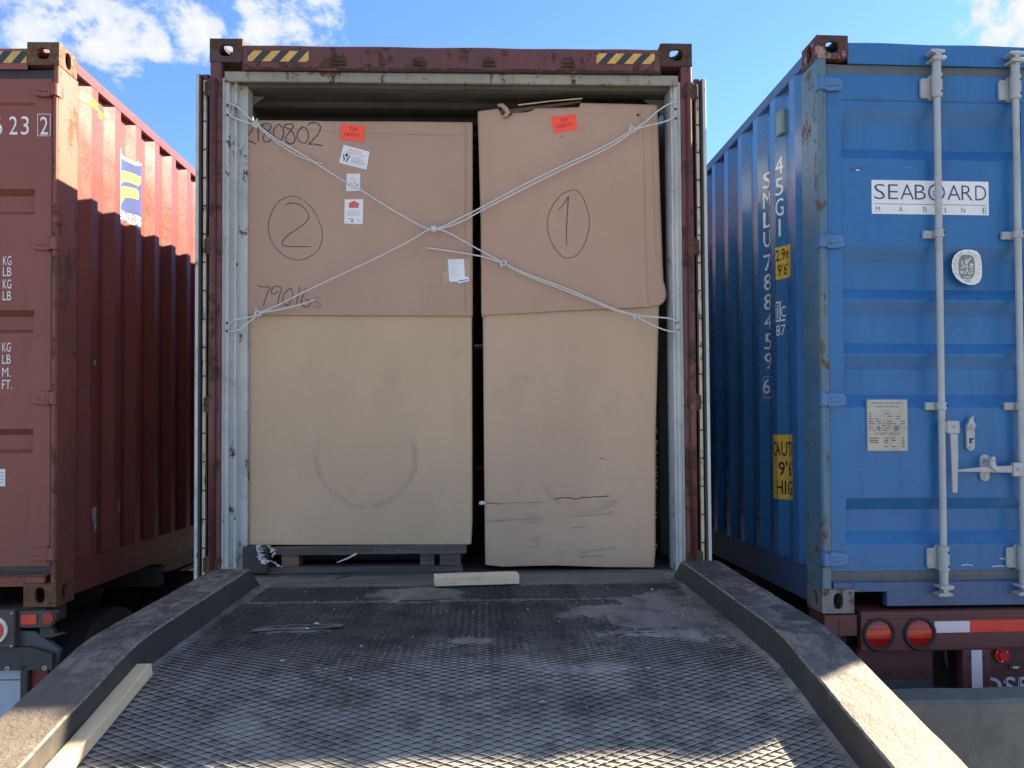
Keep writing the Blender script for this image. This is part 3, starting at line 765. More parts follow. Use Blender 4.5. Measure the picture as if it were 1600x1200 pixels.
# draped stickers on the sunlit side (y = distance from the doors)
def grid_poly(mb, pts, m): mb.poly([(0, p[0], p[1]) for p in pts], m)
src = MB()
grid_poly(src, [(.684, 2.595), (.83, 2.588), (.90, 2.578), (.925, 2.60), (.945, 2.585), (.985, 2.612), (1.01, 2.606), (1.013, 2.205), (.96, 2.16), (.84, 2.19), (.69, 2.190)], 0)
grid_poly(src, [(.694, 2.570), (.83, 2.568), (.90, 2.560), (.93, 2.572), (.985, 2.592), (1.0, 2.590), (1.0, 2.252), (.85, 2.247), (.700, 2.247)], 1); src.v = [(.0008 if i >= 11 else 0, v[1], v[2]) for i, v in enumerate(src.v)]
src2 = MB()
swoosh1 = [(.735, 2.395), (.735, 2.43), (.75, 2.465), (.785, 2.49), (.84, 2.503), (.90, 2.503), (.95, 2.498), (.99, 2.51), (.988, 2.475), (.965, 2.445), (.92, 2.438), (.87, 2.442), (.815, 2.432), (.775, 2.412), (.755, 2.395)]
swoosh2 = [(.705, 2.252), (.722, 2.29), (.735, 2.33), (.745, 2.362), (.79, 2.392), (.85, 2.408), (.91, 2.412), (.955, 2.405), (.958, 2.375), (.94, 2.350), (.88, 2.348), (.83, 2.335), (.79, 2.305), (.765, 2.27), (.735, 2.252)]
nar = lambda P_: [(.715+(a-.705)*.86, b_) for a, b_ in P_]
grid_poly(src2, nar(swoosh1), 0); grid_poly(src2, nar(swoosh2), 0)
for t_, y0_, w_ in (('F', .698, .03), ('L', .742, .045), ('O', .795, .065), ('R', .868, .045), ('S', .962, .042)):
    text_into(src2, t_, y0_, 2.190+(.012 if t_ in 'FL' else 0), .056, width=w_, m=1, mapf=lambda s_, t: (0, s_, t))
st1 = drape(src, 1, .415, .0006, 'sticker', [WSTK, LOGOB], lc)
st2 = drape(src2, 1, .415, .0022, 'sticker_print', [LOGOY, NAVY, WSTK], st1); 
st1['label'] = 'torn blue sticker with two yellow swooshes'
src = MB()
grid_poly(src, [(.205, 2.768), (.29, 2.762), (.25, 2.715), (.205, 2.712)], 0); grid_poly(src, [(.29, 2.762), (.355, 2.758), (.315, 2.705), (.25, 2.715)], 1); grid_poly(src, [(.355, 2.758), (.405, 2.75), (.42, 2.71), (.37, 2.70), (.315, 2.705)], 0)
grid_poly(src, [(.405, 2.75), (.425, 2.745), (.44, 2.70), (.42, 2.71)], 1); grid_poly(src, [(.445, 2.76), (.495, 2.75), (.47, 2.712), (.442, 2.70)], 1); grid_poly(src, [(.495, 2.75), (.54, 2.745), (.545, 2.712), (.505, 2.698), (.47, 2.712)], 0)
drape(src, 1, .415, .0008, 'hazard_tape', [plain('sunlit_yellow_tape', (.33, .19, .022), .6, spec=.2), HZG], lc)  # separate yellow, dimmed in its colour against the direct sun
src = MB(); grid_poly(src, [(.388+.013*math.cos(t), 1.276+.018*math.sin(t)) for t in [2*math.pi*k/16 for k in range(16)]], 0)
drape(src, 1, .415, .0008, 'sticker', [GREEN], lc)['label'] = 'small green dot sticker'
src = MB()
grid_poly(src, [(.355, .46), (.41, .47), (.44, .43), (.46, .42), (.45, .35), (.40, .33), (.38, .38)], 0); grid_poly(src, [(.66, .47), (.71, .48), (.715, .42), (.68, .40)], 0)
drape(src, 1, .415, .0004, 'bare_patch', [plain('scraped_primer', (.26, .27, .26), .7, .3, 40)], lc)

# ================================================================== BLUE CONTAINER
bc = container('shipping_container', (3.0296, -.0682, .0024), (.0007, .0046, .0176),
               (BLUESIDE, BLUEPOST, BLUE, BLUEDK, CASTB, CASTB2, BLUE, BLUEDK, WHTIN), .355)
tag(bc, 'blue ribbed shipping container with grey lock rods, standing right of the ramp', 'container', 'shipping containers parked side by side')
bands = [(.335, 0), (.400, 1), (.508, 1), (.568, 0), (1.020, 0), (1.085, 1), (1.214, 1), (1.281, 0), (1.290, 0), (1.346, 1), (1.487, 1), (1.555, 0), (1.564, 0), (1.620, 1), (1.755, 1), (1.830, 0), (2.275, 0), (2.335, 1), (2.461, 1), (2.539, 0), (2.57, 0), (2.575, .18), (2.585, 0)]
D = door_leaf(bc, -1.165, -.004, bands, -1.091, -.150, BLUE, GASKG, 0, -1, dep=.038)
D2 = door_leaf(bc, .004, 1.165, bands, .150, 1.091, BLUE, GASKG, 0, 1, dep=.038)
lock_rod(D, -.617); lock_rod(D, -.207); lock_rod(D2, .207); lock_rod(D2, .617)
handle(D, -.600, .948, True); handle(D, -.215, .712, False); handle(D2, .222, .948, True)
# sign
mb = MB(); mb.box(-.939, -.329, .0095, .0115, 1.996, 2.168)
y = .0088
def sign_t(t, x, wd, z=2.070, h=.078, off=-.010, m=1): text_into(mb, t, x, z, h, width=wd, y=y, m=m, offset=off)
xs = [(-.926, .056), (-.854, .052), (-.790, .070), (-.716, .058), (-.546, .070), (-.472, .058), (-.400, .058)]
for t_, (x, wd) in zip('SEABARD', xs): sign_t(t_, x, wd)
# the O is a ring with a small compass mark
cx, cz, R = -.602, 2.109, .040
ring = [(cx+R*math.cos(t), cz+R*math.sin(t)) for t in [2*math.pi*k/40 for k in range(41)]]
mb.ribbon(ring[::2], .0085, y, 1); mb.ribbon([(cx-.022, cz+.002), (cx+.022, cz+.006)], .006, y, 1); mb.ribbon([(cx-.018, cz-.014), (cx+.02, cz-.010)], .006, y, 1); mb.ribbon([(cx-.004, cz+.022), (cx+.01, cz+.018)], .005, y, 1)
mb.add([(-.927, y, 2.048), (-.345, y, 2.048), (-.345, y, 2.0455), (-.927, y, 2.0455)], [(0, 1, 2, 3)], 1)
for t_, x in zip('MARINE', (-.919, -.800, -.672, -.560, -.475, -.362)): text_into(mb, t_, x, 2.006, .028, width=.021 if t_ != 'I' else .004, y=y, m=1, offset=-.01)
mb.build('sign', [WSTK, NAVY, GREYINK], D, recalc=False)
# emblem
mb = MB()
def blob(cx, cz, rx, rz, n=40, p=2.3, cut=1.0): return [(cx+rx*math.copysign(abs(math.cos(t))**(2/p), math.cos(t))*(cut if math.cos(t) > 0 else 1), cz+rz*math.copysign(abs(math.sin(t))**(2/p), math.sin(t))) for t in [2*math.pi*k/n for k in range(n)]]
out = [(-.527, 1.735), (-.524, 1.765), (-.512, 1.79), (-.49, 1.81), (-.462, 1.820), (-.425, 1.820), (-.395, 1.812), (-.378, 1.79), (-.372, 1.76), (-.370, 1.72), (-.372, 1.68), (-.385, 1.655), (-.41, 1.642), (-.44, 1.641), (-.475, 1.652), (-.505, 1.675), (-.522, 1.705)]
EB = .026+.012+.001
mb.prism(out, .010, .0115, 'y'); ctr = (-.447, 1.732)
sc_ = lambda k: [(ctr[0]+(a-ctr[0])*k, ctr[1]+(b_-ctr[1])*k) for a, b_ in out]
mb.poly([(a, .0095, b_) for a, b_ in sc_(.90)], 1)
mb.poly([(a, .0090, b_) for a, b_ in blob(-.450, 1.732, .043, .062, p=3.2)], 2)
for q in ([(-.474, 1.765), (-.473, 1.745), (-.462, 1.735), (-.452, 1.740)], [(-.452, 1.775), (-.448, 1.745), (-.45, 1.715), (-.462, 1.695)], [(-.448, 1.745), (-.437, 1.768), (-.426, 1.778)], [(-.45, 1.718), (-.44, 1.70), (-.43, 1.693)], [(-.482, 1.728), (-.46, 1.729)], [(-.438, 1.729), (-.415, 1.729)], [(-.482, 1.712), (-.476, 1.698), (-.468, 1.712)], [(-.432, 1.716), (-.415, 1.716)], [(-.430, 1.706), (-.415, 1.700)], [(-.465, 1.680), (-.434, 1.680)]):
    mb.ribbon(q, .0055, .0086, 1)
mb.poly([(a, .0086, b_) for a, b_ in blob(-.452, 1.757, .008, .009)], 1); mb.poly([(a, .0086, b_) for a, b_ in blob(-.425, 1.743, .008, .007)], 1)
W_ = 'BUREAU VERITAS'
for i, ch in enumerate(W_):
    if ch == ' ': continue
    t = math.radians(205-i*(230/13)); text_into(mb, ch, -.448+.060*math.cos(t), 1.732+.074*math.sin(t), .011, y=.0088, m=3, rot=t-math.pi/2, center=True, xs=.9)
text_into(mb, '1828', -.447, 1.655, .011, y=.0088, m=3, center=True)
mb.build('emblem', [WSTK, SILV, EMBD, plain('emblem_ink', (.22, .22, .16), .5)], D, recalc=False)
# data plate
mb = MB(); mb.box(-.982, -.766, .0095, .0105, .799, 1.064, m=2); mb.box(-.976, -.771, .0075, .0095, .803, 1.058)
yy_ = .0070
text_into(mb, 'APPROVED FOR TRANSPORT', -.8735, 1.037, .0085, width=.16, y=yy_, m=1, center=True); text_into(mb, 'UNDER CUSTOMS SEAL', -.8735, 1.020, .0085, width=.13, y=yy_, m=1, center=True)
for (a, b_, z) in ((-.925, -.915, 1.003), (-.905, -.84, 1.003)): mb.box(a, b_, yy_, yy_+.0004, z-.004, z+.004, m=3)
random.seed(3)
for z in (.988, .976, .962, .950, .938, .928, .917, .906): 
    x = -.968
    while x < -.785:
        l = random.uniform(.006, .03); mb.box(x, min(x+l, -.778), yy_, yy_+.0004, z-.0018, z+.0018, m=1 if random.random() < .6 else 3); x += l+random.uniform(.003, .018)
for z in (.985, .960, .900): mb.box(-.970, -.777, yy_+.0001, yy_+.0004, z-.006, z-.005, m=3)
text_into(mb, 'CSC SAFETY APPROVAL', -.8735, .884, .009, width=.13, y=yy_, m=1, center=True)
for z in (.866, .855, .844, .834, .824):
    for (a, b_) in ((-.968, -.915), (-.890, -.868), (-.852, -.828), (-.80, -.785)):
        if random.random() < .85: mb.box(a, b_-random.uniform(0, .01), yy_, yy_+.0004, z-.002, z+.002, m=1)
for x in (-.920, -.827): mb.disc((x, .917), .008, .004, .0075, 12, m=2)
mb.build('data_plate', [PLATE, BTXT, BLUEH, GREYINK], D, recalc=False)
# scrape
mb = MB()
mb.ribbon([(-1.045, 2.215), (-1.02, 2.222), (-.985, 2.228)], .010, .0085, 1); mb.ribbon([(-1.02, 2.215), (-1.0, 2.216)], .006, .0082, 0)
mb.ribbon([(-.30, .262), (-.27, .259), (-.24, .262)], .006, .0105, 0); mb.ribbon([(-.50, .228), (-.47, .232), (-.44, .228)], .004, .0105, 0); mb.ribbon([(-.34, .222), (-.30, .224), (-.27, .222)], .004, .0105, 0)
mb.build('scrape', [plain('scraped_metal', (.5, .52, .55), .5, .3, 60), plain('dark_dent', (.03, .07, .16), .5, .3, 60)], D, recalc=False)
# side lettering: reads away from us, runs down the ribs
src = MB()
bl = lambda yc: (lambda s_, t: (0, yc-s_, t))
def col_text(txt, yc, ztop, step, h, wd, m=0):
    for i, ch in enumerate(txt):
        if ch == ' ': continue
        w_i = wd*(.25 if ch in '1I' else 1); text_into(src, ch, -w_i/2, ztop-h-step*i, h, width=w_i, m=m, mapf=bl(yc))
col_text('45G1', .535, 2.462, .118, .098, .050)
col_text('SMLU', .768, 2.455, .118, .095, .066); col_text('788459', .768, 1.960, .118, .095, .066)
text_into(src, '6', -.035, 1.130, .085, width=.05, mapf=bl(.778))
for a in ((-.05, .05, 1.102, 1.105), (-.05, .05, 1.228, 1.231), (-.05, -.047, 1.102, 1.231), (.047, .05, 1.102, 1.231)): src.add([(0, .768-a[0]*.8, a[2]), (0, .768-a[1]*.8, a[2]), (0, .768-a[1]*.8, a[3]), (0, .768-a[0]*.8, a[3])], [(0, 1, 2, 3)])
# ic mark
for a in ((.495, .485, 1.525, 1.640), (.495, .400, 1.525, 1.535), (.495, .435, 1.630, 1.640), (.474, .464, 1.545, 1.605), (.474, .464, 1.612, 1.622), (.452, .442, 1.535, 1.640)): src.add([(0, a[0]*.7+.225, a[2]), (0, a[1]*.7+.225, a[2]), (0, a[1]*.7+.225, a[3]), (0, a[0]*.7+.225, a[3])], [(0, 1, 2, 3)])
text_into(src, 'C', -.012, 1.548, .06, width=.03, mapf=bl(.520))
text_into(src, '87', -.02, 1.445, .06, width=.06, mapf=bl(.545))
drape(src, -1, .355, .0008, 'lettering', [WTXT], bc)
for nm, quad, lines in (('sticker', (.566, .445, 1.765, 1.950), (('2.9m', .560, 1.872, .062, .095), ("9'6\"", .550, 1.785, .062, .08))),
                        ('warning_sign', (.630, .400, .520, .884), (('CAUTION', .624, .765, .078, .275), ("9'6\"", .555, .655, .075, .13), ('HIGH', .575, .550, .075, .18)))):
    src = MB(); a, b_, c_, d_ = quad
    src.add([(0, a, c_), (0, b_, c_), (0, b_, d_), (0, a, d_)], [(0, 1, 2, 3)], 0)
    e = drape(src, -1, .355, .0006, nm, [HZY2, HZK], bc)
    src = MB()
    for (t_, y0_, z_, h_, w_) in lines: text_into(src, t_, 0, z_, h_, width=w_, m=1, mapf=bl(y0_), offset=.012)
    bm_ = [v[1] for v in src.v]
    src.f, src.mi = zip(*[(f, mi) for f, mi in zip(src.f, src.mi) if all(src.v[i][1] >= b_+.004 for i in f)])
    e2 = drape(src, -1, .355, .0014, 'sign_print', [HZY2, BTXT], e)
# vent
mb = MB(); mb.prism([(-1.196, .565), (-1.214, .555), (-1.214, .485), (-1.196, .475), (-1.17, .475), (-1.17, .565)], 2.58, 2.72); mb.build('vent', paint('grey_green_vent', (.15, .22, .22), None, .2, grime=.3), bc, bevel=.006)

# ================================================================== OPEN MIDDLE CONTAINER
cc = container('shipping_container', (0, 0, 0), (-.0004, -.0012, 0),
               (MAR, MAR, MAR, MAR, MARD, MARD, MAR, MAR, WHTIN), .30, opened=True)
tag(cc, 'open maroon shipping container with white inside holding two tall cardboard crates', 'container', 'shipping containers parked side by side')
# white jambs
for sgn in (-1, 1):
    mb = MB()
    if sgn < 0: prof = [(1.1595, .013), (1.150, .008), (1.148, .030), (1.132, .034), (1.130, .060), (1.112, .064), (1.110, .050), (1.100, .050), (1.098, .100), (1.060, .104), (1.060, .19), (1.1595, .19)]
    else: prof = [(1.1595, .013), (1.150, .008), (1.148, .030), (1.132, .034), (1.130, .055), (1.120, .060), (1.118, .19), (1.1595, .19)]
    n = 40; z0, z1 = .198, 2.70; vs = []
    for k in range(n+1):
        z = z0+(z1-z0)*k/n
        for i, (a, b_) in enumerate(prof):
            j = .0018*mnoise.noise(Vector((i*2.3, z*5, sgn)))
            vs.append((sgn*(a+j), b_+j, z))
    m_ = len(prof)
    mb.add(vs, [(k*m_+i, k*m_+(i+1) % m_, (k+1)*m_+(i+1) % m_, (k+1)*m_+i) for k in range(n) for i in range(m_)])
    mb.build('door_jamb', WHT, cc)
    # lashing holes
    mb = MB()
    for z in (2.57, 2.52, 1.468, 1.428): mb.disc((sgn*1.139, z), .006, .028, .036, 10)
    mb.build('lashing_hole', BTXT, cc)
    # gusset at the top inside corner
    mb = MB(); mb.prism([(sgn*1.17, 2.56), (sgn*1.17, 2.715), (sgn*1.02, 2.715), (sgn*1.08, 2.67), (sgn*1.14, 2.62)], .26, .27, 'y'); mb.build('gusset', WHTIN, cc)
mb = MB(); n = 40
for k in range(n):
    x0_, x1_ = -1.15+2.3*k/n, -1.15+2.3*(k+1)/n
    f = lambda x: .002*mnoise.noise(Vector((x*7, 3, 1)))
    mb.add([(x0_, .018, 2.737), (x1_, .018, 2.737), (x1_, .016+f(x1_), 2.690+f(x1_)), (x0_, .016+f(x0_), 2.690+f(x0_)), (x1_, .024, 2.686), (x0_, .024, 2.686), (x1_, .026, 2.712), (x0_, .026, 2.712), (x1_, .10, 2.712), (x0_, .10, 2.712), (x1_, .105, 2.695), (x0_, .105, 2.695), (x1_, .13, 2.695), (x0_, .13, 2.695), (x1_, .13, 2.76), (x0_, .13, 2.76)],
           [(0, 1, 2, 3), (3, 2, 4, 5), (5, 4, 6, 7), (7, 6, 8, 9), (9, 8, 10, 11), (11, 10, 12, 13), (13, 12, 14, 15)])
mb.mi = [0, 0, 0, 1, 1, 1, 1]*n  # soffit faces take the shade-darkened roof colour
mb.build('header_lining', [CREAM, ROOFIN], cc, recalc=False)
# rust crust strip and broken keepers on the header
mb = MB()
for k in range(60):
    x0_ = -1.05+2.1*k/60; h = .010+.010*random.random()
    mb.box(x0_, x0_+.036, .0005-.002*random.random(), .006, 2.738, 2.738+h)
mb.build('rust_crust', paint('dark_crust', (.03, .016, .018), None, .5, grime=.4, rough=.85, bump=.8), cc)
for x in (-.575, -.174, .180, .580):
    mb = MB(); mb.box(x-.034, x+.034, -.006, .006, 2.768, 2.792); mb.box(x-.026, x+.028, -.016, .004, 2.782, 2.800)
    for k in range(5): mb.box(x-.024+.01*k, x-.016+.01*k, -.012, .002, 2.796, 2.804+.012*random.random())
    mb.build('cam_keeper', MARD, cc, bevel=.003)
mb = MB(); hazard(mb, -1.031, -.728, 2.784, 2.838, .0035, .028); mb.build('hazard_tape', [HZY, HZK], cc, recalc=False)
mb = MB(); hazard(mb, .728, 1.028, 2.790, 2.843, .0035, .012); mb.build('hazard_tape', [HZY, HZK], cc, recalc=False)
mb = MB(); mb.box(-1.215, 1.215, .001, .06, .03, .14); mb.box(-1.16, 1.16, .001, .10, .1401, .200, m=1)
mb.build('door_sill', [MARD, PLATEM], cc, bevel=.004)
mb = MB()
for k in range(8): mb.box(-1.158+.2895*k, -1.158+.2895*(k+1)-.004, .102, L40-.1, .187, .2)
mb.build('floor', wood('dark_container_floor', (.06, .052, .045), (.04, .036, .034), axis=1), cc)
# doors folded back against the sides
for sgn in (-1, 1):
    Dd = empty('door'); Dd.parent = cc
    mb = MB()
    a, b_ = (1.236, 1.272) if sgn < 0 else (1.240, 1.272)
    mb.box(sgn*a, sgn*b_, .045, 1.21, .175, 2.735); 
    for z in (.5, 1.0, 1.5, 2.0): mb.box(sgn*(a-.006), sgn*a, .2, 1.1, z, z+.2)
    mb.build('door_panel', MAR, Dd, bevel=.003)
    mb = MB(); mb.box(sgn*1.2755, sgn*1.292, .012, 1.21, .17, 2.722); mb.build('inner_skin', WHT, Dd, bevel=.002)
    # gasket lips on the door edge facing us
    for (xx, w_, y0_, jt) in ((1.2655, .009, .016, .3), (1.234, .006, .018, 1.)):
        n = 60; mb = MB()
        for k in range(n):
            z0_, z1_ = .20+2.52*k/n, .20+2.52*(k+1)/n
            j0 = .003*jt*mnoise.noise(Vector((xx*9, z0_*5, sgn))); j1 = .003*jt*mnoise.noise(Vector((xx*9, z1_*5, sgn)))
            vs = []
            for (z, j) in ((z0_, j0), (z1_, j1)): vs += [(sgn*(xx+j), y0_, z), (sgn*(xx+w_+j), y0_, z), (sgn*(xx+w_+j), .05, z), (sgn*(xx+j), .05, z)]
            mb.add(vs, [(0, 1, 5, 4), (1, 2, 6, 5), (3, 0, 4, 7)])
        mb.build('gasket', GASK, Dd)
    mb = MB(); n = 70
    for k in range(n):
        z0_, z1_ = .2+2.5*k/n, .2+2.5*(k+1)/n
        w0 = .0075+.002*mnoise.noise(Vector((z0_*8, 1, sgn))); w1 = .0075+.002*mnoise.noise(Vector((z1_*8, 1, sgn)))
        mb.add([(sgn*(1.253-w0), .034, z0_), (sgn*(1.253+w0), .034, z0_), (sgn*(1.253+w1), .034, z1_), (sgn*(1.253-w1), .034, z1_)], [(0, 1, 2, 3)])
        if k % 4 == 0: mb.box(sgn*1.246, sgn*1.262, .030, .0335, z0_, z0_+.006, m=1)
    mb.build('peeling_edge', [PEEL, GASK], Dd, recalc=False)
    for zc in (2.645, 1.85, 1.058, .267):
        mb = MB(); mb.tube([(sgn*1.207, .0, zc-.045), (sgn*1.207, .0, zc+.045)], .020, 12); mb.box(sgn*1.207, sgn*1.245, .002, .016, zc-.036, zc+.036); mb.box(sgn*1.175, sgn*1.207, -.008, .004, zc-.03, zc+.03)
        mb.build('hinge', MARD, Dd, bevel=.003)
for sgn in (-1, 1):
    mb = MB(); mb.tube([(sgn*1.2, -.002, .22), (sgn*1.2, -.004, 1.0), (sgn*1.2, -.002, 2.69)], .018, 12)
    mb.build('hinge_bar', MAR, cc, smooth=True)

# ================================================================== CARTONS
def lerp_tab(tab, t):
    for i in range(len(tab)-1):
        if t <= tab[i+1][0]:
            a, b_ = tab[i], tab[i+1]; k = (t-a[0])/(b_[0]-a[0]) if b_[0] > a[0] else 0
            return a[1]+(b_[1]-a[1])*k
    return tab[-1][1]
def surf_fn(y0, amp, seed, box):
    xl, xr, zb, zt = box
    def f(x, z):
        b_ = amp*(mnoise.noise(Vector((x*1.4, z*1.1, seed)))*1.0+.35*mnoise.noise(Vector((x*4.1, z*2.9, seed+4))))
        u = (x-xl)/(xr-xl); bulge = -amp*.8*math.sin(math.pi*max(0, min(1, u)))
        return y0+b_+bulge
    return f
def carton(mbx, left, right, bottom, top, f, depth, m=0, lip=0.):
    """left/right: x as table of v, bottom/top: z as table of u"""
    us = [0, .003, .008, .016]+[.03+.94*k/30 for k in range(31)]+[.984, .992, .997, 1]
    extra = [t[0] for t in top if 0 < t[0] < 1]; us = sorted(set(us+extra+[t[0] for t in bottom]))
    vs_ = [0, .004, .012]+[.03+.94*k/34 for k in range(35)]+[.988, .996, 1]
    vs_ = sorted(set(vs_+[t[0] for t in right if 0 < t[0] < 1]))
    def pt(u, v):
        xl, xr = lerp_tab(left, v), lerp_tab(right, v); x = xl+(xr-xl)*u
        z0_, z1_ = lerp_tab(bottom, u), lerp_tab(top, u); z = z0_+(z1_-z0_)*v
        wpx = min(u, 1-u)*(xr-xl); wpz = (1-v)*(z1_-z0_)
        e = .010*max(0, 1-wpx/.012)**2+.010*max(0, 1-wpz/.012)**2
        return (x, f(x, z)+e, z)
    V = [pt(u, v) for u in us for v in vs_]; n = len(vs_); k = len(us)
    F = [(i*n+j, (i+1)*n+j, (i+1)*n+j+1, i*n+j+1) for i in range(k-1) for j in range(n-1)]
    o = len(mbx.v); mbx.add(V, F, m)
    # sides, top, bottom going back
    def strip(idx):
        base = len(mbx.v); n_ = len(idx)
        mbx.v += [(V[i][0], V[i][1], V[i][2]) for i in idx]+[(V[i][0], depth, V[i][2]) for i in idx]
        for q in range(n_-1): mbx.f.append((base+q, base+q+1, base+n_+q+1, base+n_+q)); mbx.mi.append(m)
    strip(list(range(n))); strip([(k-1)*n+j for j in range(n)]); strip([i*n for i in range(k)]); strip([i*n+n-1 for i in range(k)])
    return mbx
def smooth_obj(o, ang=40):
    for p in o.data.polygons: p.use_smooth = True
    try: o.data.set_sharp_from_angle(angle=math.radians(ang))
    except Exception: pass
# crate 2 (left)
c2 = empty('cardboard_crate', (-.49, .6, .345)); off = Vector((-.49, .6, .345))
def rebase(o, par, off):
    o.parent = par; o.matrix_parent_inverse = Matrix.Translation(-Vector(off))
def build_in(mb, name, mats, par, off, **kw):
    o = mb.build(name, mats, None, **kw); rebase(o, par, off); return o
tag(c2, 'tall cardboard crate marked with a circled 2, standing on the dark pallet', 'crate', 'cardboard crates in the open container')
f2 = surf_fn(.128, .006, 2.0, (-1.07, .08, .345, 2.53)); f2c = surf_fn(.114, .006, 3.0, (-1.088, .089, 1.518, 2.532))
mb = carton(MB(), [(0, -1.062), (1, -1.068)], [(0, .074), (.1, .080), (1, .082)], [(0, .347), (1, .338)], [(0, 1.56), (1, 1.56)], f2, 1.18)
smooth_obj(build_in(mb, 'sleeve', CARDB, c2, off, recalc=False))
mb = carton(MB(), [(0, -1.079), (1, -1.088)], [(0, .086), (.5, .088), (1, .090)], [(0, 1.521), (.5, 1.517), (1, 1.516)], [(0, 2.531), (.4, 2.528), (1, 2.530)], f2c, 1.20)
smooth_obj(build_in(mb, 'lid', CARDC, c2, off, recalc=False))
mb = MB()
mb.ribbon([(-1.08, 2.505), (-.5, 2.462), (.085, 2.460)], .0025, -.0012, 0, f2c); mb.ribbon([(.050, 2.52), (.051, 2.0), (.050, 1.53)], .003, -.0012, 0, f2c); mb.ribbon([(.063, 2.52), (.064, 2.3), (.062, 2.1)], .002, -.0012, 0, f2c)
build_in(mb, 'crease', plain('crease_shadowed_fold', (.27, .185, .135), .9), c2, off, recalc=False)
HW2 = [
 [(-1.049, 2.516), (-1.033, 2.511), (-1.03, 2.503), (-1.033, 2.496), (-1.056, 2.456), (-1.084, 2.417)], [(-1.084, 2.417), (-1.051, 2.416), (-1.021, 2.4)],
 [(-1.013, 2.5), (-1.012, 2.46), (-1.01, 2.416)],
 [(-0.948, 2.504), (-0.969, 2.51), (-0.994, 2.501), (-0.991, 2.488), (-0.969, 2.476), (-0.951, 2.46), (-0.944, 2.439), (-0.951, 2.42), (-0.969, 2.413), (-0.984, 2.419), (-0.987, 2.438), (-0.975, 2.46), (-0.948, 2.485), (-0.948, 2.504)],
 [(-0.911, 2.503), (-0.929, 2.482), (-0.935, 2.46), (-0.926, 2.439), (-0.908, 2.426), (-0.892, 2.426), (-0.883, 2.451), (-0.883, 2.476), (-0.896, 2.498), (-0.911, 2.508)],
 [(-0.83, 2.497), (-0.843, 2.507), (-0.865, 2.506), (-0.88, 2.497), (-0.862, 2.484), (-0.846, 2.477), (-0.828, 2.449), (-0.825, 2.421), (-0.84, 2.405), (-0.859, 2.408), (-0.871, 2.43), (-0.862, 2.452), (-0.846, 2.474), (-0.83, 2.497)],
 [(-0.785, 2.491), (-0.8, 2.48), (-0.813, 2.452), (-0.81, 2.427), (-0.791, 2.412), (-0.773, 2.409), (-0.757, 2.431), (-0.757, 2.462), (-0.77, 2.487), (-0.791, 2.493)],
 [(-0.757, 2.499), (-0.748, 2.512), (-0.724, 2.515), (-0.702, 2.506), (-0.694, 2.491), (-0.699, 2.466), (-0.727, 2.431), (-0.754, 2.403)], [(-0.754, 2.403), (-0.724, 2.403), (-0.681, 2.395)]]
CIR2 = [[(-0.842, 2.134), (-0.896, 2.112), (-0.935, 2.062), (-0.959, 1.982), (-0.944, 1.903), (-0.895, 1.839), (-0.827, 1.804), (-0.758, 1.814), (-0.7, 1.864), (-0.683, 1.934), (-0.7, 2.003), (-0.739, 2.073), (-0.798, 2.122), (-0.842, 2.134)]]
NUM2 = [[(-0.874, 2.085), (-0.847, 2.097), (-0.798, 2.088), (-0.759, 2.048), (-0.757, 2.013), (-0.798, 1.973), (-0.856, 1.933), (-0.886, 1.898), (-0.884, 1.878), (-0.837, 1.872), (-0.742, 1.872)]]
LBS = [[(-1.017, 1.674), (-0.993, 1.665), (-0.948, 1.663)], [(-0.948, 1.663), (-0.964, 1.628), (-0.983, 1.567)],
 [(-0.905, 1.642), (-0.928, 1.628), (-0.942, 1.634), (-0.939, 1.654), (-0.922, 1.668), (-0.902, 1.665), (-0.891, 1.651), (-0.902, 1.619), (-0.91, 1.573)],
 [(-0.845, 1.658), (-0.862, 1.645), (-0.882, 1.619), (-0.885, 1.59), (-0.871, 1.57), (-0.851, 1.579), (-0.836, 1.614), (-0.837, 1.642), (-0.845, 1.658)], [(-0.801, 1.667), (-0.802, 1.634), (-0.816, 1.576)],
 [(-0.765, 1.66), (-0.777, 1.628), (-0.791, 1.585), (-0.774, 1.562), (-0.751, 1.565), (-0.745, 1.585), (-0.768, 1.602)]]
LBS2 = [[(-0.705, 1.614), (-0.728, 1.596), (-0.708, 1.585), (-0.691, 1.573), (-0.702, 1.559), (-0.725, 1.562)], [(-0.677, 1.567), (-0.674, 1.562)]]
mb = MB()
for q in HW2: mb.ribbon(q, .0062, -.0016, 0, f2c)
for q in CIR2: mb.ribbon(q, .0030, -.0016, 0, f2c)
for q in NUM2: mb.ribbon(q, .0042, -.0016, 0, f2c)
for q in LBS: mb.ribbon(q, .0045, -.0016, 0, f2c)
for q in LBS2: mb.ribbon(q, .0035, -.0016, 1, f2c)
build_in(mb, 'handwriting', [MARKER, MARKFAINT], c2, off, recalc=False)
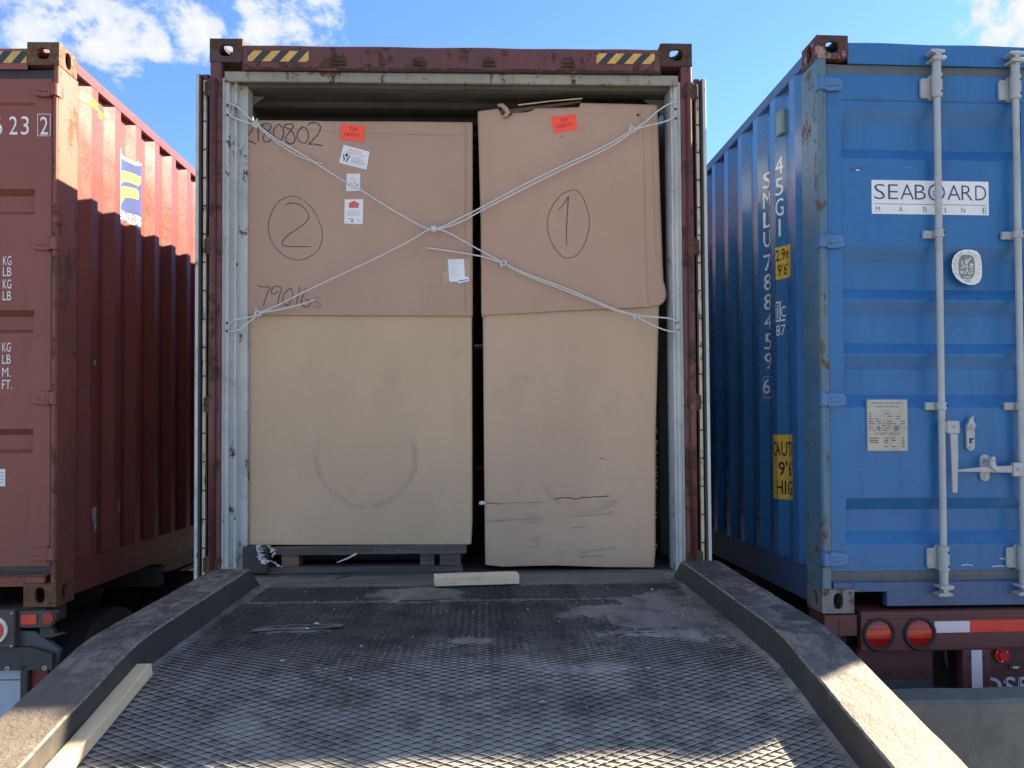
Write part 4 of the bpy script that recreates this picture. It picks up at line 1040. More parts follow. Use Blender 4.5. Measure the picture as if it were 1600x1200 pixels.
def label(par, off, f, quad, draw, name='label', mat=WSTK, lab=None):
    """quad TL,TR,BR,BL in x,z; draw(mb, P) adds prints, P(a,b)-> point with a,b in 0..1 (b from the top)"""
    mb = MB(); n = 8
    def P(a, b_, o=0.):
        x = (quad[0][0]*(1-a)+quad[1][0]*a)*(1-b_)+(quad[3][0]*(1-a)+quad[2][0]*a)*b_
        z = (quad[0][1]*(1-a)+quad[1][1]*a)*(1-b_)+(quad[3][1]*(1-a)+quad[2][1]*a)*b_
        return (x, f(x, z)-.0020-o, z)
    V = [P(i/n, j/n) for i in range(n+1) for j in range(n+1)]
    mb.add(V, [(i*(n+1)+j, (i+1)*(n+1)+j, (i+1)*(n+1)+j+1, i*(n+1)+j+1) for i in range(n) for j in range(n)], 0)
    PP = lambda a, b_: P(a, b_, .0010)
    draw(mb, PP)
    o = build_in(mb, name, [mat, BTXT, REDINK, PINKINK, BLUEINK, GREYINK, WSTK], par, off, recalc=False)
    if lab: o['label'] = lab
    return o
def rect(mb, P, a0, a1, b0, b1, m): mb.add([P(a0, b0), P(a1, b0), P(a1, b1), P(a0, b1)], [(0, 1, 2, 3)], m)
def ltext(mb, P, t, a, b_, h, wd, m=1, off=0.): text_into(mb, t, a, -b_, h, width=wd, m=m, offset=off, mapf=lambda s_, q: P(s_, -q))
def d_th(mb, P):
    ltext(mb, P, 'TOP', .34, .40, .24, .36, 1, -.01); ltext(mb, P, 'HEAVY', .16, .76, .24, .66, 1, -.01)
    for e in ((0, 1, 0, .03), (0, 1, .97, 1), (0, .02, 0, 1), (.98, 1, 0, 1)): rect(mb, P, *e, 0)
TH2 = [(-.582, 2.511), (-.464, 2.498), (-.474, 2.418), (-.592, 2.430)]
label(c2, off, f2c, TH2, d_th, mat=ORNG, lab='orange label reading TOP HEAVY')
def d_fr(mb, P):
    ltext(mb, P, 'FRAGILE', .24, .24, .14, .48, 3); ltext(mb, P, 'HANDLE WITH CARE', .12, .38, .09, .74, 3)
    for k, (a1) in enumerate((.72, .86, .80, .92, .93)): rect(mb, P, .40, a1, .48+.07*k, .495+.07*k, 4 if k < 3 else 1)
    rect(mb, P, .2, .8, .86, .88, 3)
    mb.poly([P(.20+.055*math.cos(t), .50+.09*math.sin(t)) for t in [2*math.pi*k/14 for k in range(14)]], 1)
    for s_ in (-1, 1):
        c_ = .20
        mb.poly([P(c_+s_*.035, .84), P(c_+s_*.03, .70), P(c_+s_*.085, .58), P(c_+s_*.10, .46), P(c_+s_*.13, .48), P(c_+s_*.115, .62), P(c_+s_*.075, .72), P(c_+s_*.075, .84)], 1)
label(c2, off, f2c, [(-.575, 2.400), (-.441, 2.365), (-.457, 2.271), (-.598, 2.307)], d_fr, lab='tilted white label reading FRAGILE')
def d_sm(mb, P):
    ltext(mb, P, 'TILT', .36, .20, .10, .3, 3); rect(mb, P, .2, .6, .26, .28, 3); rect(mb, P, .3, .7, .34, .355, 3)
    for (a, b_) in ((.22, .66), (.34, .54), (.62, .54), (.78, .66)): mb.poly([P(a+.07*math.cos(t), b_+.05*math.sin(t)) for t in [2*math.pi*k/8 for k in range(8)]], 5 if a > .3 and a < .7 else 4)
    ltext(mb, P, 'TILT', .34, .90, .09, .32, 3)
label(c2, off, f2c, [(-.559, 2.250), (-.490, 2.251), (-.490, 2.161), (-.562, 2.160)], d_sm, lab='smallest white label with red and blue print')
def d_ar(mb, P):
    mb.poly([P(.5, .06), P(.86, .20), P(.76, .20), P(.76, .35), P(.24, .35), P(.24, .20), P(.14, .20)], 2)
    ltext(mb, P, 'TILT', .36, .22, .08, .28, 6); ltext(mb, P, 'INDICATOR', .28, .33, .075, .44, 6)
    for k in range(4): rect(mb, P, .12, .88-.04*(k % 2), .46+.06*k, .475+.06*k, 5)
    rect(mb, P, .20, .5, .78, .81, 4); rect(mb, P, .38, .48, .84, .94, 4); rect(mb, P, .62, .82, .80, .82, 5); rect(mb, P, .7, .86, .86, .875, 5)
label(c2, off, f2c, [(-.569, 2.117), (-.474, 2.118), (-.477, 1.988), (-.572, 1.991)], d_ar, lab='white label with a red arrow pointing up')
label(c2, off, f2c, [(-.050, 1.816), (.076, 1.817), (.073, 1.700), (-.050, 1.700)], lambda mb, P: None, name='tape', mat=TAPE)
label(c2, off, f2c, [(-.069, 1.742), (-.040, 1.742), (-.036, 1.68), (-.067, 1.678)], lambda mb, P: None, name='tape', mat=TAPE)
f2d = lambda x, z: f2c(x, z)-.0016
def d_pp(mb, P):
    for k, a1 in enumerate((.5, .8, .3, .7, .55, .4, .75)): rect(mb, P, .12, a1, .10+.1*k, .112+.1*k, 5)
label(c2, off, f2d, [(-.039, 1.806), (.043, 1.810), (.049, 1.693), (-.033, 1.690)], d_pp, name='paper_slip', lab='white paper slip under tape')
f2e = lambda x, z: f2c(x, z)-.0032
label(c2, off, f2e, [(.007, 1.710), (.066, 1.718), (.070, 1.695), (.012, 1.682)], lambda mb, P: rect(mb, P, .1, .9, .5, .72, 4), name='paper_slip')

# crate 1 (right)
off = Vector((.6, .6, .2)); c1 = empty('cardboard_crate', off)
tag(c1, 'tall leaning cardboard crate marked with a circled 1, its lid torn along the top', 'crate', 'cardboard crates in the open container')
f1 = surf_fn(.126, .006, 7.0, (.14, 1.06, .21, 1.55)); f1c = surf_fn(.110, .007, 9.0, (.116, 1.10, 1.52, 2.63))
mb = carton(MB(), [(0, .146), (.4, .143), (1, .140)], [(0, 1.024), (.05, 1.030), (.5, 1.038), (1, 1.064)], [(0, .232), (.1, .222), (.4, .226), (.7, .214), (1, .209)], [(0, 1.58), (1, 1.60)], f1, 1.15)
smooth_obj(build_in(mb, 'sleeve', CARDB1, c1, off, recalc=False))
x01 = lambda x: (x-.116)/(1.061-.116)
mb = carton(MB(), [(0, .136), (.03, .132), (.45, .131), (.8, .123), (1, .117)], [(0, 1.070), (.02, 1.090), (.05, 1.100), (.085, 1.094), (.12, 1.083), (.55, 1.071), (1, 1.061)],
            [(0, 1.508), (.02, 1.520), (.25, 1.529), (.5, 1.543), (.75, 1.552), (.93, 1.562), (1, 1.574)],
            [(0, 2.588), (x01(.225), 2.602), (x01(.240), 2.575), (x01(.262), 2.556), (x01(.285), 2.566), (x01(.30), 2.580), (x01(.365), 2.583), (x01(.395), 2.590), (x01(.417), 2.604), (x01(.645), 2.611), (x01(.655), 2.634), (1, 2.628)], f1c, 1.18)
smooth_obj(build_in(mb, 'lid', CARDC1, c1, off, recalc=False))
mb = MB()  # curled flap, wood sliver and dark board behind the torn edge
mb.tube([(.222, .104, 2.612), (.243, .098, 2.610), (.262, .094, 2.590), (.275, .092, 2.568), (.262, .094, 2.555), (.247, .100, 2.548)], [.007, .012, .013, .013, .011, .006], 8)
build_in(mb, 'torn_flap', CARDC1, c1, off, smooth=True)
mb = MB(); mb.prism([(.20, 2.600), (.42, 2.628), (.66, 2.660), (.665, 2.650), (.42, 2.612), (.30, 2.590), (.25, 2.575)], .15, .19, 'y', 0); mb.tube([(.33, .14, 2.630), (.50, .14, 2.652), (.668, .14, 2.668)], [.004, .003, .004], 6, 1)
mb.prism([(.135, 2.596), (.66, 2.645), (1.05, 2.640), (1.05, 2.632), (.66, 2.628), (.40, 2.60), (.135, 2.585)], .19, .22, 'y', 0)
build_in(mb, 'top_board', [PALB, PINEX], c1, off)
mb = MB()
CK = [[(0.5, 0.563), (0.515, 0.570), (0.527, 0.569), (.537, .575), (0.55, 0.571), (.57, .574), (0.593, 0.570), (.61, .566), (0.633, 0.569), (.655, .575), (0.682, 0.573), (.71, .578), (0.732, 0.576), (0.789, 0.580)], [(0.741, 0.772), (.750, .777), (0.757, 0.773), (0.777, 0.769)], [(0.592, 0.417), (0.665, 0.423)], [(0.63, 0.269), (0.713, 0.271), (0.763, 0.271)]]
for i, q in enumerate(CK): mb.ribbon(q, .0045 if i == 0 else .003, -.0015, 0 if i < 2 else 1, f1)
for q in ([(.150, .455), (.3, .462), (.44, .47)], [(.58, .478), (.70, .482), (.80, .487)], [(.63, .285), (.72, .30), (.82, .312)], [(.2, .545), (.3, .548), (.45, .55)]): mb.ribbon(q, .002, -.0015, 1, f1)
mb.ribbon([(0.137, 0.549), (0.17, 0.549), (0.226, 0.542)], .003, -.002, 0, f1)
build_in(mb, 'crack', [CRACK, MARKFAINT], c1, off, recalc=False)
mb = MB(); mb.tube([(.118, .11, .548), (.134, .106, .551), (.148, .108, .549)], [.008, .011, .006], 7); build_in(mb, 'tape_end', ROPE, c1, off)
CIR1 = [(0.607, 2.17), (0.556, 2.15), (0.513, 2.102), (0.483, 2.038), (0.478, 1.963), (0.501, 1.889), (0.543, 1.831), (0.58, 1.815), (0.627, 1.831), (0.67, 1.89), (0.694, 1.975), (0.693, 2.039), (0.667, 2.124), (0.635, 2.166), (0.604, 2.172)]
mb = MB(); mb.ribbon(CIR1, .0032, -.0016, 0, f1c)
for q in ([(0.536, 2.068), (0.566, 2.102), (0.587, 2.138)], [(0.587, 2.138), (0.581, 2.049), (0.575, 1.953), (0.577, 1.881)]): mb.ribbon(q, .0045, -.0016, 0, f1c)
build_in(mb, 'handwriting', [MARKER], c1, off, recalc=False)
label(c1, off, f1c, [(.500, 2.552), (.624, 2.568), (.637, 2.491), (.516, 2.470)], d_th, mat=ORNG, lab='orange label reading TOP HEAVY')
mb = MB()
for (q, w_) in (([(.98, 2.62), (.985, 2.3), (.99, 1.9), (1.0, 1.58)], .0022), ([(.965, 2.59), (.97, 2.53)], .003), ([(1.03, 2.6), (1.035, 2.2), (1.045, 1.8)], .002)): mb.ribbon(q, w_, -.0012, 0, f1c)
mb.poly([(.955+.008*math.cos(t), f1c(.955, 2.567)-.002, 2.567+.008*math.sin(t)) for t in [2*math.pi*k/10 for k in range(10)]], 1)
for (x, z) in ((.505, 2.60), (.565, 2.598), (.555, 2.45)): mb.ribbon([(x-.012, z), (x, z+.002), (x+.012, z)], .005, -.0015, 0, f1c)
build_in(mb, 'crease', [plain('crease_fold', (.27, .185, .135), .9), CRACK], c1, off, recalc=False)
# torn fringe down the right edge of the lower sleeve
mb = MB(); random.seed(5)
for k in range(46):
    z = .30+k*.021+random.uniform(-.006, .006); x = 1.028+.012*(z-.2); l = random.uniform(.004, .016)
    mb.add([(x, .138, z-.004), (x+l, .14+random.uniform(-.01, .01), z+random.uniform(-.008, .004)), (x, .138, z+.004)], [(0, 1, 2)])
build_in(mb, 'torn_fringe', CARDC1, c1, off, recalc=False)

# pallet under crate 2
pl = empty('wooden_pallet', (-.5, .6, .2)); off = Vector((-.5, .6, .2))
tag(pl, 'dirty grey wooden pallet under the crate marked 2', 'pallet')
def rough_board(x0, x1, y0, y1, z0, z1, seed, m=0, n=14, amp=.004):
    mb = MB(); rows = []
    for k in range(n+1):
        x = x0+(x1-x0)*k/n; j = lambda q: amp*mnoise.noise(Vector((x*6, q, seed)))
        rows.append([(x, y0+j(1), z0+j(2)), (x, y0+j(3), z1+j(4)), (x, y1, z1+j(5)), (x, y1, z0)])
    vs = [p for r in rows for p in r]; fs = [(0, 1, 2, 3), (n*4+3, n*4+2, n*4+1, n*4)]
    for k in range(n):
        for q in range(4): fs.append((k*4+q, k*4+(q+1) % 4, (k+1)*4+(q+1) % 4, (k+1)*4+q))
    mb.add(vs, fs, m); return mb
build_in(rough_board(-.925, .05, .085, .20, .298, .338, 1), 'deck_board', PALW, pl, off)
for k in range(5): build_in(rough_board(-1.05, .05, .30+.19*k, .42+.19*k, .305, .335, 2+k), 'deck_board', PALW, pl, off)
for i, (xa, xb) in enumerate(((-.885, -.80), (-.185, -.115), (-.085, .02), (-.52, -.42))):
    build_in(rough_board(xa, xb, (.10 if i != 3 else .5), (.2 if i != 3 else .6), .236, .297, 9+i), 'block', PALB if i == 0 else PALW, pl, off)
for k in range(3): build_in(rough_board(-1.03, .03, .10+.42*k, .20+.42*k, .203, .234, 20+k), 'bottom_board', PALW, pl, off)
mb = MB(); text_into(mb, '77380101', -.42, .308, .022, width=.15, y=.0835); build_in(mb, 'stamp', plain('grey_stamp', (.14, .14, .15), .8), pl, off, recalc=False)
bl_ = rough_board(-1.075, -.945, .07, .20, .208, .345, 40, amp=.006).build('rubber_block', paint('black_block', (.035, .034, .034), None, .1, grime=.3, rough=.8), None, bevel=.012, seg=3)
tag(bl_, 'black block beside the pallet in the bottom left corner of the doorway', 'block')
# crumpled plastic wrap
mb = MB(); random.seed(11)
def crumple(mb, pts, r, n=7):
    for i in range(len(pts)-1):
        a, b_ = Vector(pts[i]), Vector(pts[i+1])
        for k in range(5):
            t0, t1 = k/5, (k+1)/5
            p, q = a.lerp(b_, t0), a.lerp(b_, t1)
            j = lambda: Vector((random.uniform(-1, 1)*r, random.uniform(-1, .3)*r*.8, random.uniform(-1, 1)*r*.5))
            vs = [p+j(), p+Vector((r, 0, 0))+j(), q+Vector((r, 0, 0))+j(), q+j(), (p+q)/2+Vector((r*.5, -r, 0))+j()]
            mb.add(vs, [(0, 1, 4), (1, 2, 4), (2, 3, 4), (3, 0, 4)])
crumple(mb, [(-.99, .066, .350), (-.985, .062, .320), (-.99, .062, .290), (-.965, .06, .262)], .018)
crumple(mb, [(-.945, .066, .348), (-.925, .062, .325), (-.925, .062, .295)], .014)
crumple(mb, [(-.97, .06, .26), (-.94, .06, .275), (-.915, .062, .268), (-.895, .06, .250), (-.875, .06, .243)], .008)
wr = mb.build('plastic_wrap', plain('crumpled_clear_plastic', (.50, .50, .53), .25, .25, 30, spec=.7), None, recalc=False)
tag(wr, 'crumpled whitish plastic wrap caught on the left end of the pallet', 'plastic')
mb = MB(); mb.tube([(-.60, .06, .262), (-.55, .058, .280), (-.50, .056, .306)], [.002, .004, .005], 5); sp = mb.build('wood_splinter', PINEX, None); tag(sp, 'thin pale wood splinter leaning on the dark pallet', 'splinter')

# ================================================================== ROPE
rp = empty('lashing_rope', (0, .05, 1.95)); off = Vector((0, .05, 1.95))
tag(rp, 'grey white rope tied in an X across the two cardboard crates', 'rope')
def cord(pts, y0, y1, r=.0038):
    n = len(pts); P = [Vector((p[0], y0+(y1-y0)*i/(n-1), p[1])) for i, p in enumerate(pts)]
    R = []
    for i in range(n-1):
        p0, p1, p2, p3 = P[max(i-1, 0)], P[i], P[i+1], P[min(i+2, n-1)]
        for k in range(5):
            t = k/5; R.append(.5*((2*p1)+(p2-p0)*t+(2*p0-5*p1+4*p2-p3)*t*t+(3*p1-p0-3*p2+p3)*t**3))
    R.append(P[-1]); mb = MB(); mb.tube(R, r, 8)
    return build_in(mb, 'cord', ROPE, rp, off, smooth=True)
A1 = [(-1.141, 2.58), (-1.112, 2.574), (-1.073, 2.548), (-1.039, 2.514), (-1.001, 2.48)]
A2 = [(-1.141, 2.537), (-1.121, 2.513), (-1.083, 2.499), (-1.035, 2.486), (-1.001, 2.477)]
A3 = [(-1.007, 2.487), (-0.914, 2.414), (-0.759, 2.321), (-0.584, 2.209), (-0.477, 2.15), (-0.33, 2.057), (-0.184, 1.974), (-0.135, 1.956), (-0.108, 1.952)]
A4 = [(-1.008, 2.482), (-0.925, 2.411), (-0.838, 2.352), (-0.77, 2.318), (-0.721, 2.301), (-0.677, 2.294)]
D1 = [(-0.108, 1.952), (-0.145, 1.946), (-0.233, 1.892), (-0.379, 1.815), (-0.525, 1.744), (-0.768, 1.628), (-0.912, 1.554), (-0.994, 1.522)]
D2_ = [(-0.996, 1.521), (-0.914, 1.535), (-0.817, 1.558), (-0.749, 1.58), (-0.713, 1.595)]
D3 = [(-0.993, 1.517), (-1.041, 1.499), (-1.098, 1.488), (-1.132, 1.468), (-1.137, 1.454)]
D4 = [(-0.993, 1.515), (-1.041, 1.473), (-1.079, 1.439), (-1.117, 1.425), (-1.138, 1.428)]
B1 = [(1.144, 2.603), (1.104, 2.599), (1.046, 2.565), (0.982, 2.511), (0.918, 2.469)]
B2 = [(1.14, 2.545), (1.108, 2.518), (1.034, 2.498), (0.971, 2.485), (0.918, 2.469)]
B3 = [(0.917, 2.471), (0.774, 2.387), (0.563, 2.287), (0.353, 2.184), (0.144, 2.071), (0.04, 2.018), (-0.054, 1.971), (-0.106, 1.954)]
B4 = [(0.922, 2.466), (0.784, 2.375), (0.563, 2.27), (0.353, 2.164), (0.144, 2.055), (0.04, 1.997), (-0.043, 1.965), (-0.106, 1.952)]
C1 = [(-0.106, 1.953), (-0.064, 1.948), (-0.002, 1.919), (0.081, 1.872), (0.163, 1.827), (0.241, 1.786)]
C2 = [(-0.145, 1.863), (-0.065, 1.85), (0.039, 1.834), (0.143, 1.814), (0.241, 1.782)]
C3 = [(0.241, 1.786), (0.35, 1.731), (0.558, 1.653), (0.714, 1.586), (0.819, 1.542), (0.929, 1.51)]
C4 = [(0.241, 1.782), (0.35, 1.724), (0.559, 1.641), (0.715, 1.578), (0.82, 1.536), (0.93, 1.507)]
C5 = [(0.925, 1.507), (1.024, 1.499), (1.097, 1.49), (1.144, 1.467)]
C6 = [(0.925, 1.503), (1.003, 1.462), (1.065, 1.434), (1.118, 1.421), (1.139, 1.428)]
for q, ya, yb in ((A1, .035, .06), (A2, .035, .06), (A3, .06, .07), (A4, .07, .085), (D1, .07, .06), (D2_, .06, .085), (D3, .06, .035), (D4, .06, .035), (B1, .03, .06), (B2, .03, .06), (B3, .06, .07), (B4, .065, .07), (C1, .07, .075), (C2, .09, .075), (C3, .075, .06), (C4, .08, .065), (C5, .06, .03), (C6, .06, .03)):
    cord(q, ya, yb)
for i, (x, z) in enumerate(((-1.009, 2.482), (.916, 2.472), (.244, 1.778), (.927, 1.505), (-.996, 1.519), (-.108, 1.952))):
    mb = MB()
    if i == 5:
        for k in range(3): mb.tube([(x-.008+.008*k, .062, z-.017), (x-.008+.008*k, .053, z), (x-.008+.008*k, .062, z+.017)], .0055, 8)
    else:
        a = .0105
        mb.tube([(x+a*math.cos(t)*1.3+.003*math.sin(2.7*t), .058+.006*math.sin(1.7*t), z+a*math.sin(t)*1.1) for t in [k*.55 for k in range(26)]], .0045, 7)
        mb.tube([(x, .055, z), (x+.004*(1 if i == 0 else -1), .05, z+.016), (x+.010*(1 if i == 0 else -1), .05, z+.027*(1 if i != 2 and i != 3 else -1))], .004, 7)
    build_in(mb, 'knot', ROPE, rp, off, smooth=True)

# ================================================================== RAMP
def deckz(y):
    if y >= -.35: return .236-(y+.35)/.38*.032
    if y >= -1.55: return .212+(y+1.55)/1.2*.024
    if y >= -1.70:   # short rounded knee
        t = (-1.55-y)/.15; return .212-(.02*t+.09*t*t)*.15
    return .212-.11*.15-.2*(-1.70-y)
XL, XR = -.855, 1.015
YEND = -8.6
ramp = empty('loading_ramp', (.08, -.35, .2)); off = Vector((.08, -.35, .2))
tag(ramp, 'dirty steel yard ramp with expanded metal tread and raised curbs leading to the open container', 'ramp')
def dirt(x, y):
    """height of packed dirt over the bare plate"""
    h = 0.
    n_ = mnoise.noise(Vector((x*2.3, y*2.0, 1.7)))+.5*mnoise.noise(Vector((x*6, y*6, 4)))
    h += .0035*max(0, n_)
    def bump(cx, cy, rx, ry, a):
        d = ((x-cx)/rx)**2+((y-cy)/ry)**2
        e = d+.55*mnoise.noise(Vector((x*9, y*9, 8)))+.4*mnoise.noise(Vector((x*27, y*27, 3)))
        return a*max(0, 1-e)**.7*(.85+.5*mnoise.noise(Vector((x*40, y*40, 1)))) if e < 1 else 0
    h += bump(-.13, -.64, .26, .16, .010)+bump(.86, -1.0, .26, .42, .009)+bump(.60, -.98, .22, .14, .006)+bump(.45, -1.62, .18, .05, .0035)+bump(.1, -1.33, .09, .05, .004)+bump(-.52, -1.16, .16, .05, .007)+bump(.72, -1.27, .20, .05, .008)
    e = min(x-XL, XR-x); h += .010*max(0, 1-e/.06)**2*(0.6+.6*mnoise.noise(Vector((x*12, y*12, 3))))
    return min(h+.0012, .0125)
mb = MB(); xs_ = [XL+(XR-XL)*k/74 for k in range(75)]; ys_ = []
y = .03
while y > -2.4: ys_.append(y); y -= .02
while y > YEND: ys_.append(y); y -= .12
ys_.append(YEND)
V = []
for y in ys_:
    for x in xs_:
        h = dirt(x, y) if y < -.44 else .0015*mnoise.noise(Vector((x*3, y*5, 2)))
        V.append((x, y, deckz(y)+h))
n = len(xs_)
mb.add(V, [(i*n+j, (i+1)*n+j, (i+1)*n+j+1, i*n+j+1) for i in range(len(ys_)-1) for j in range(n-1)])
# underside body
mb2_ = MB()
for (ya, yb) in ((.03, -.35), (-.35, -1.55), (-1.55, YEND)):
    za, zb = deckz(ya)-.012, deckz(yb)-.012; tk = .05 if ya > -.3 else .16
    mb2_.add([(XL, ya, za), (XR, ya, za), (XR, yb, zb), (XL, yb, zb), (XL, ya, za-.02), (XR, ya, za-.02), (XR, yb, zb-tk), (XL, yb, zb-tk)], [(0, 1, 2, 3), (7, 6, 5, 4), (0, 4, 5, 1), (2, 6, 7, 3), (1, 5, 6, 2), (0, 3, 7, 4)])
for x in (-1.0, .60+.5): 
    mb2_.box(x-.05, x+.05, -1.2, -1.08, -1.2, .1)
mb2_.box(-1.0, 1.1, -1.17, -1.11, -.95, -.87)
o = build_in(mb, 'deck', DECK, ramp, off, recalc=False); smooth_obj(o, 60)
build_in(mb2_, 'frame', BLK, ramp, off)
# lip plate
mb = MB(); n = 30
V = []
ysl = (.02, -.02, -.10, -.20, -.30, -.36, -.44, -.458)
for y in ysl:
    for k in range(n+1):
        x = (XL+.06)+(XR-XL-.10)*k/n
        V.append((x, y+(.004*mnoise.noise(Vector((x*8, y, 3))) if y < -.45 else 0), deckz(y)+.0045+.0015*mnoise.noise(Vector((x*4, y*4, 7)))-(.0055 if y < -.45 else 0)))
mb.add(V, [(i*(n+1)+j, (i+1)*(n+1)+j, (i+1)*(n+1)+j+1, i*(n+1)+j+1) for i in range(len(ysl)-1) for j in range(n)])
o = build_in(mb, 'lip_plate', PLATEM, ramp, off, recalc=False); smooth_obj(o, 40)
mb = MB()
mb.add([(-.55, -.06, deckz(-.06)+.0075), (-.50, -.06, deckz(-.06)+.0075), (-.545, -.24, deckz(-.24)+.0075), (-.56, -.24, deckz(-.24)+.0075)], [(0, 1, 2, 3)])
mb.box(XL+.07, XR-.05, -.035, -.028, .211, .2155)
build_in(mb, 'weld_strip', BLK, ramp, off)
# expanded metal
CUTSHADE = plain('shade_painted_cut_edge', (.045, .043, .043), .8, .3, 40, spec=.2)  # dark colour painting the shade under each strand's near edge
def mesh_patch(y0, y1, x0, x1, lwd, swd, wd, hh, name, fade=None):
    mb = MB(); V = []; F = []
    rows = int((y0-y1)/(swd/2)); seg = lwd/2
    nx = int((x1-x0)/seg)
    for r in range(rows):
        yc = y0-(r+.5)*swd/2
        jr = .0012*mnoise.noise(Vector((r*.31, 0, 0)))
        base = len(V); cnt = 0
        for k in range(nx*2+1):
            x = x0+k*seg/2
            # three-point shape: short flat bond, slanted leg
            ph = (k+(0 if r % 2 else 2)) % 4
            a = {0: .5, 1: .0, 2: -.5, 3: .0}[ph]
            yy = yc+a*(swd/2-.0005)+jr
            wob = .0016*mnoise.noise(Vector((x*7, yy*7, 3)))
            dz = deckz(yy)
            yoff = wd*.5
            dr = {.5: .0034, .0: .0012, -.5: .0001}[a]  # painted dark face is deepest where the crescent of shade sits
            V += [(x, yy+yoff, dz+hh*.72+wob), (x, yy-yoff, dz+hh+wob), (x, yy-yoff+.0012, dz+hh-dr+wob)]
        m_ = nx*2+1
        for k in range(m_-1):
            b0 = base+k*3
            F += [(b0, b0+3, b0+4, b0+1), (b0+1, b0+4, b0+5, b0+2)]
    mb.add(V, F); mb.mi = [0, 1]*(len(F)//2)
    return build_in(mb, name, [MESHM, CUTSHADE], ramp, off, recalc=False)
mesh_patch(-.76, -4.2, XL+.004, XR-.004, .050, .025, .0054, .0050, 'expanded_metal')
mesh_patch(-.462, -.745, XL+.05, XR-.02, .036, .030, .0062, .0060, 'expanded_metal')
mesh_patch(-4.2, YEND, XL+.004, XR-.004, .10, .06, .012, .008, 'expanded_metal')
# torn ridges of the mesh
for (x0, x1, yc, seed, hh) in ((-.66, -.36, -1.13, 1, .020), (.58, .86, -1.235, 5, .018), (-.20, .02, -.70, 9, .008)):
    mb = MB(); n = 26; V = []
    for k in range(n+1):
        u = k/n; x = x0+(x1-x0)*u
        y = yc+.03*mnoise.noise(Vector((x*7, seed, 0)))+(.05*(u-.5) if seed == 5 else .03*(u-.5))
        h = hh*(math.sin(math.pi*u)**.6)*(.55+.6*abs(mnoise.noise(Vector((x*23, seed, 2)))))
        z = deckz(y)
        V += [(x, y+.035, z+.004), (x, y+.008, z+h), (x, y-.004, z+h*.92), (x, y+.004, z+.006), (x, y-.05, z+.0085+.003*mnoise.noise(Vector((x*15, 1, seed))))]
    F = []
    for k in range(n): 
        b0 = k*5; F += [(b0, b0+5, b0+6, b0+1), (b0+1, b0+6, b0+7, b0+2), (b0+2, b0+7, b0+8, b0+3), (b0+3, b0+8, b0+9, b0+4)]
    mb.add(V, F); smooth_obj(build_in(mb, 'torn_ridge', PLATEM, ramp, off, recalc=False), 50)
# curbs
for (xi, sgn, ytop, ybase, wd) in ((XL, -1, -.54, -.40, .160), (XR, 1, -.47, -.31, .165)):
    mb = MB(); st = [(ybase, 0.002, .035)]
    y = ytop; st.append((y, .103, 0.))
    while y > -3.4: y -= .035; st.append((y, .103, 0))
    while y > YEND: y -= .3; st.append((y, .103, 0))
    V = []
    for i, (y, h, tp) in enumerate(st):
        z = deckz(y); ch = .0045 if h > .05 else .001
        j = lambda q, a=.004: a*mnoise.noise(Vector((y*6, q, sgn*2+5)))+.0018*mnoise.noise(Vector((y*40, q*3, sgn)))
        j2 = .003*mnoise.noise(Vector((y*31, 3, sgn)))
        zb = z-.07
        sec = [(0, zb), (0, z+.0), (0+j(1), z+h-ch), (ch+j(1)+abs(j2), z+h+j(4)*.5), (wd*.35, z+h+j(8)*.8), (wd*.7, z+h+j(9)*.8), (wd-ch-tp+j(6), z+h+j(5)*.5), (wd-tp*.6+j(6), z+h-ch), (wd-tp*.3, zb)]
        V += [(xi+sgn*a, y, b_) for a, b_ in sec]
    m_ = 9; F = []; MI = []
    for i in range(len(st)-1):
        for q in range(m_-1):
            mb.add([], [(i*m_+q, i*m_+q+1, (i+1)*m_+q+1, (i+1)*m_+q)], 2 if q == 2 else (0 if q in (3, 4, 5) else 1))
    mb.v = V; mb.f.append(tuple(range(m_))); mb.mi.append(1)
    o = mb.build('curb', [CURBT, CURBF, CURBE], None, recalc=True); rebase(o, ramp, off)
# rivet line / dirt at curb foot
mb = MB(); random.seed(21)
def chips(mb, n, xr, yr, s0, s1, lift=.009):
    for k in range(n):
        x = random.uniform(*xr); y = random.uniform(*yr); s_ = random.uniform(s0, s1); z = deckz(y)+lift
        a = random.uniform(0, 3.14); ln = s_*random.uniform(1, 3)
        dx, dy = math.cos(a)*ln, math.sin(a)*ln
        mb.add([(x, y, z), (x+dx, y+dy, z+.001), (x+dx*.6-dy*.4, y+dy*.6+dx*.4, z+.003), (x+dx*.4, y+dy*.4, z+.006)], [(0, 1, 3), (1, 2, 3), (2, 0, 3)])
chips(mb, 90, (XL+.03, XR-.03), (-2.3, -.5), .0015, .004)
chips(mb, 45, (.82, 1.0), (-1.2, -.75), .0015, .003, .012)
chips(mb, 9, (XL+.1, XR-.1), (-2.1, -.5), .006, .011, .010)
o = mb.build('debris', DUSTM, None, recalc=False); o['kind'] = 'stuff'; o['label'] = 'pale chips of litter scattered over the ramp tread'
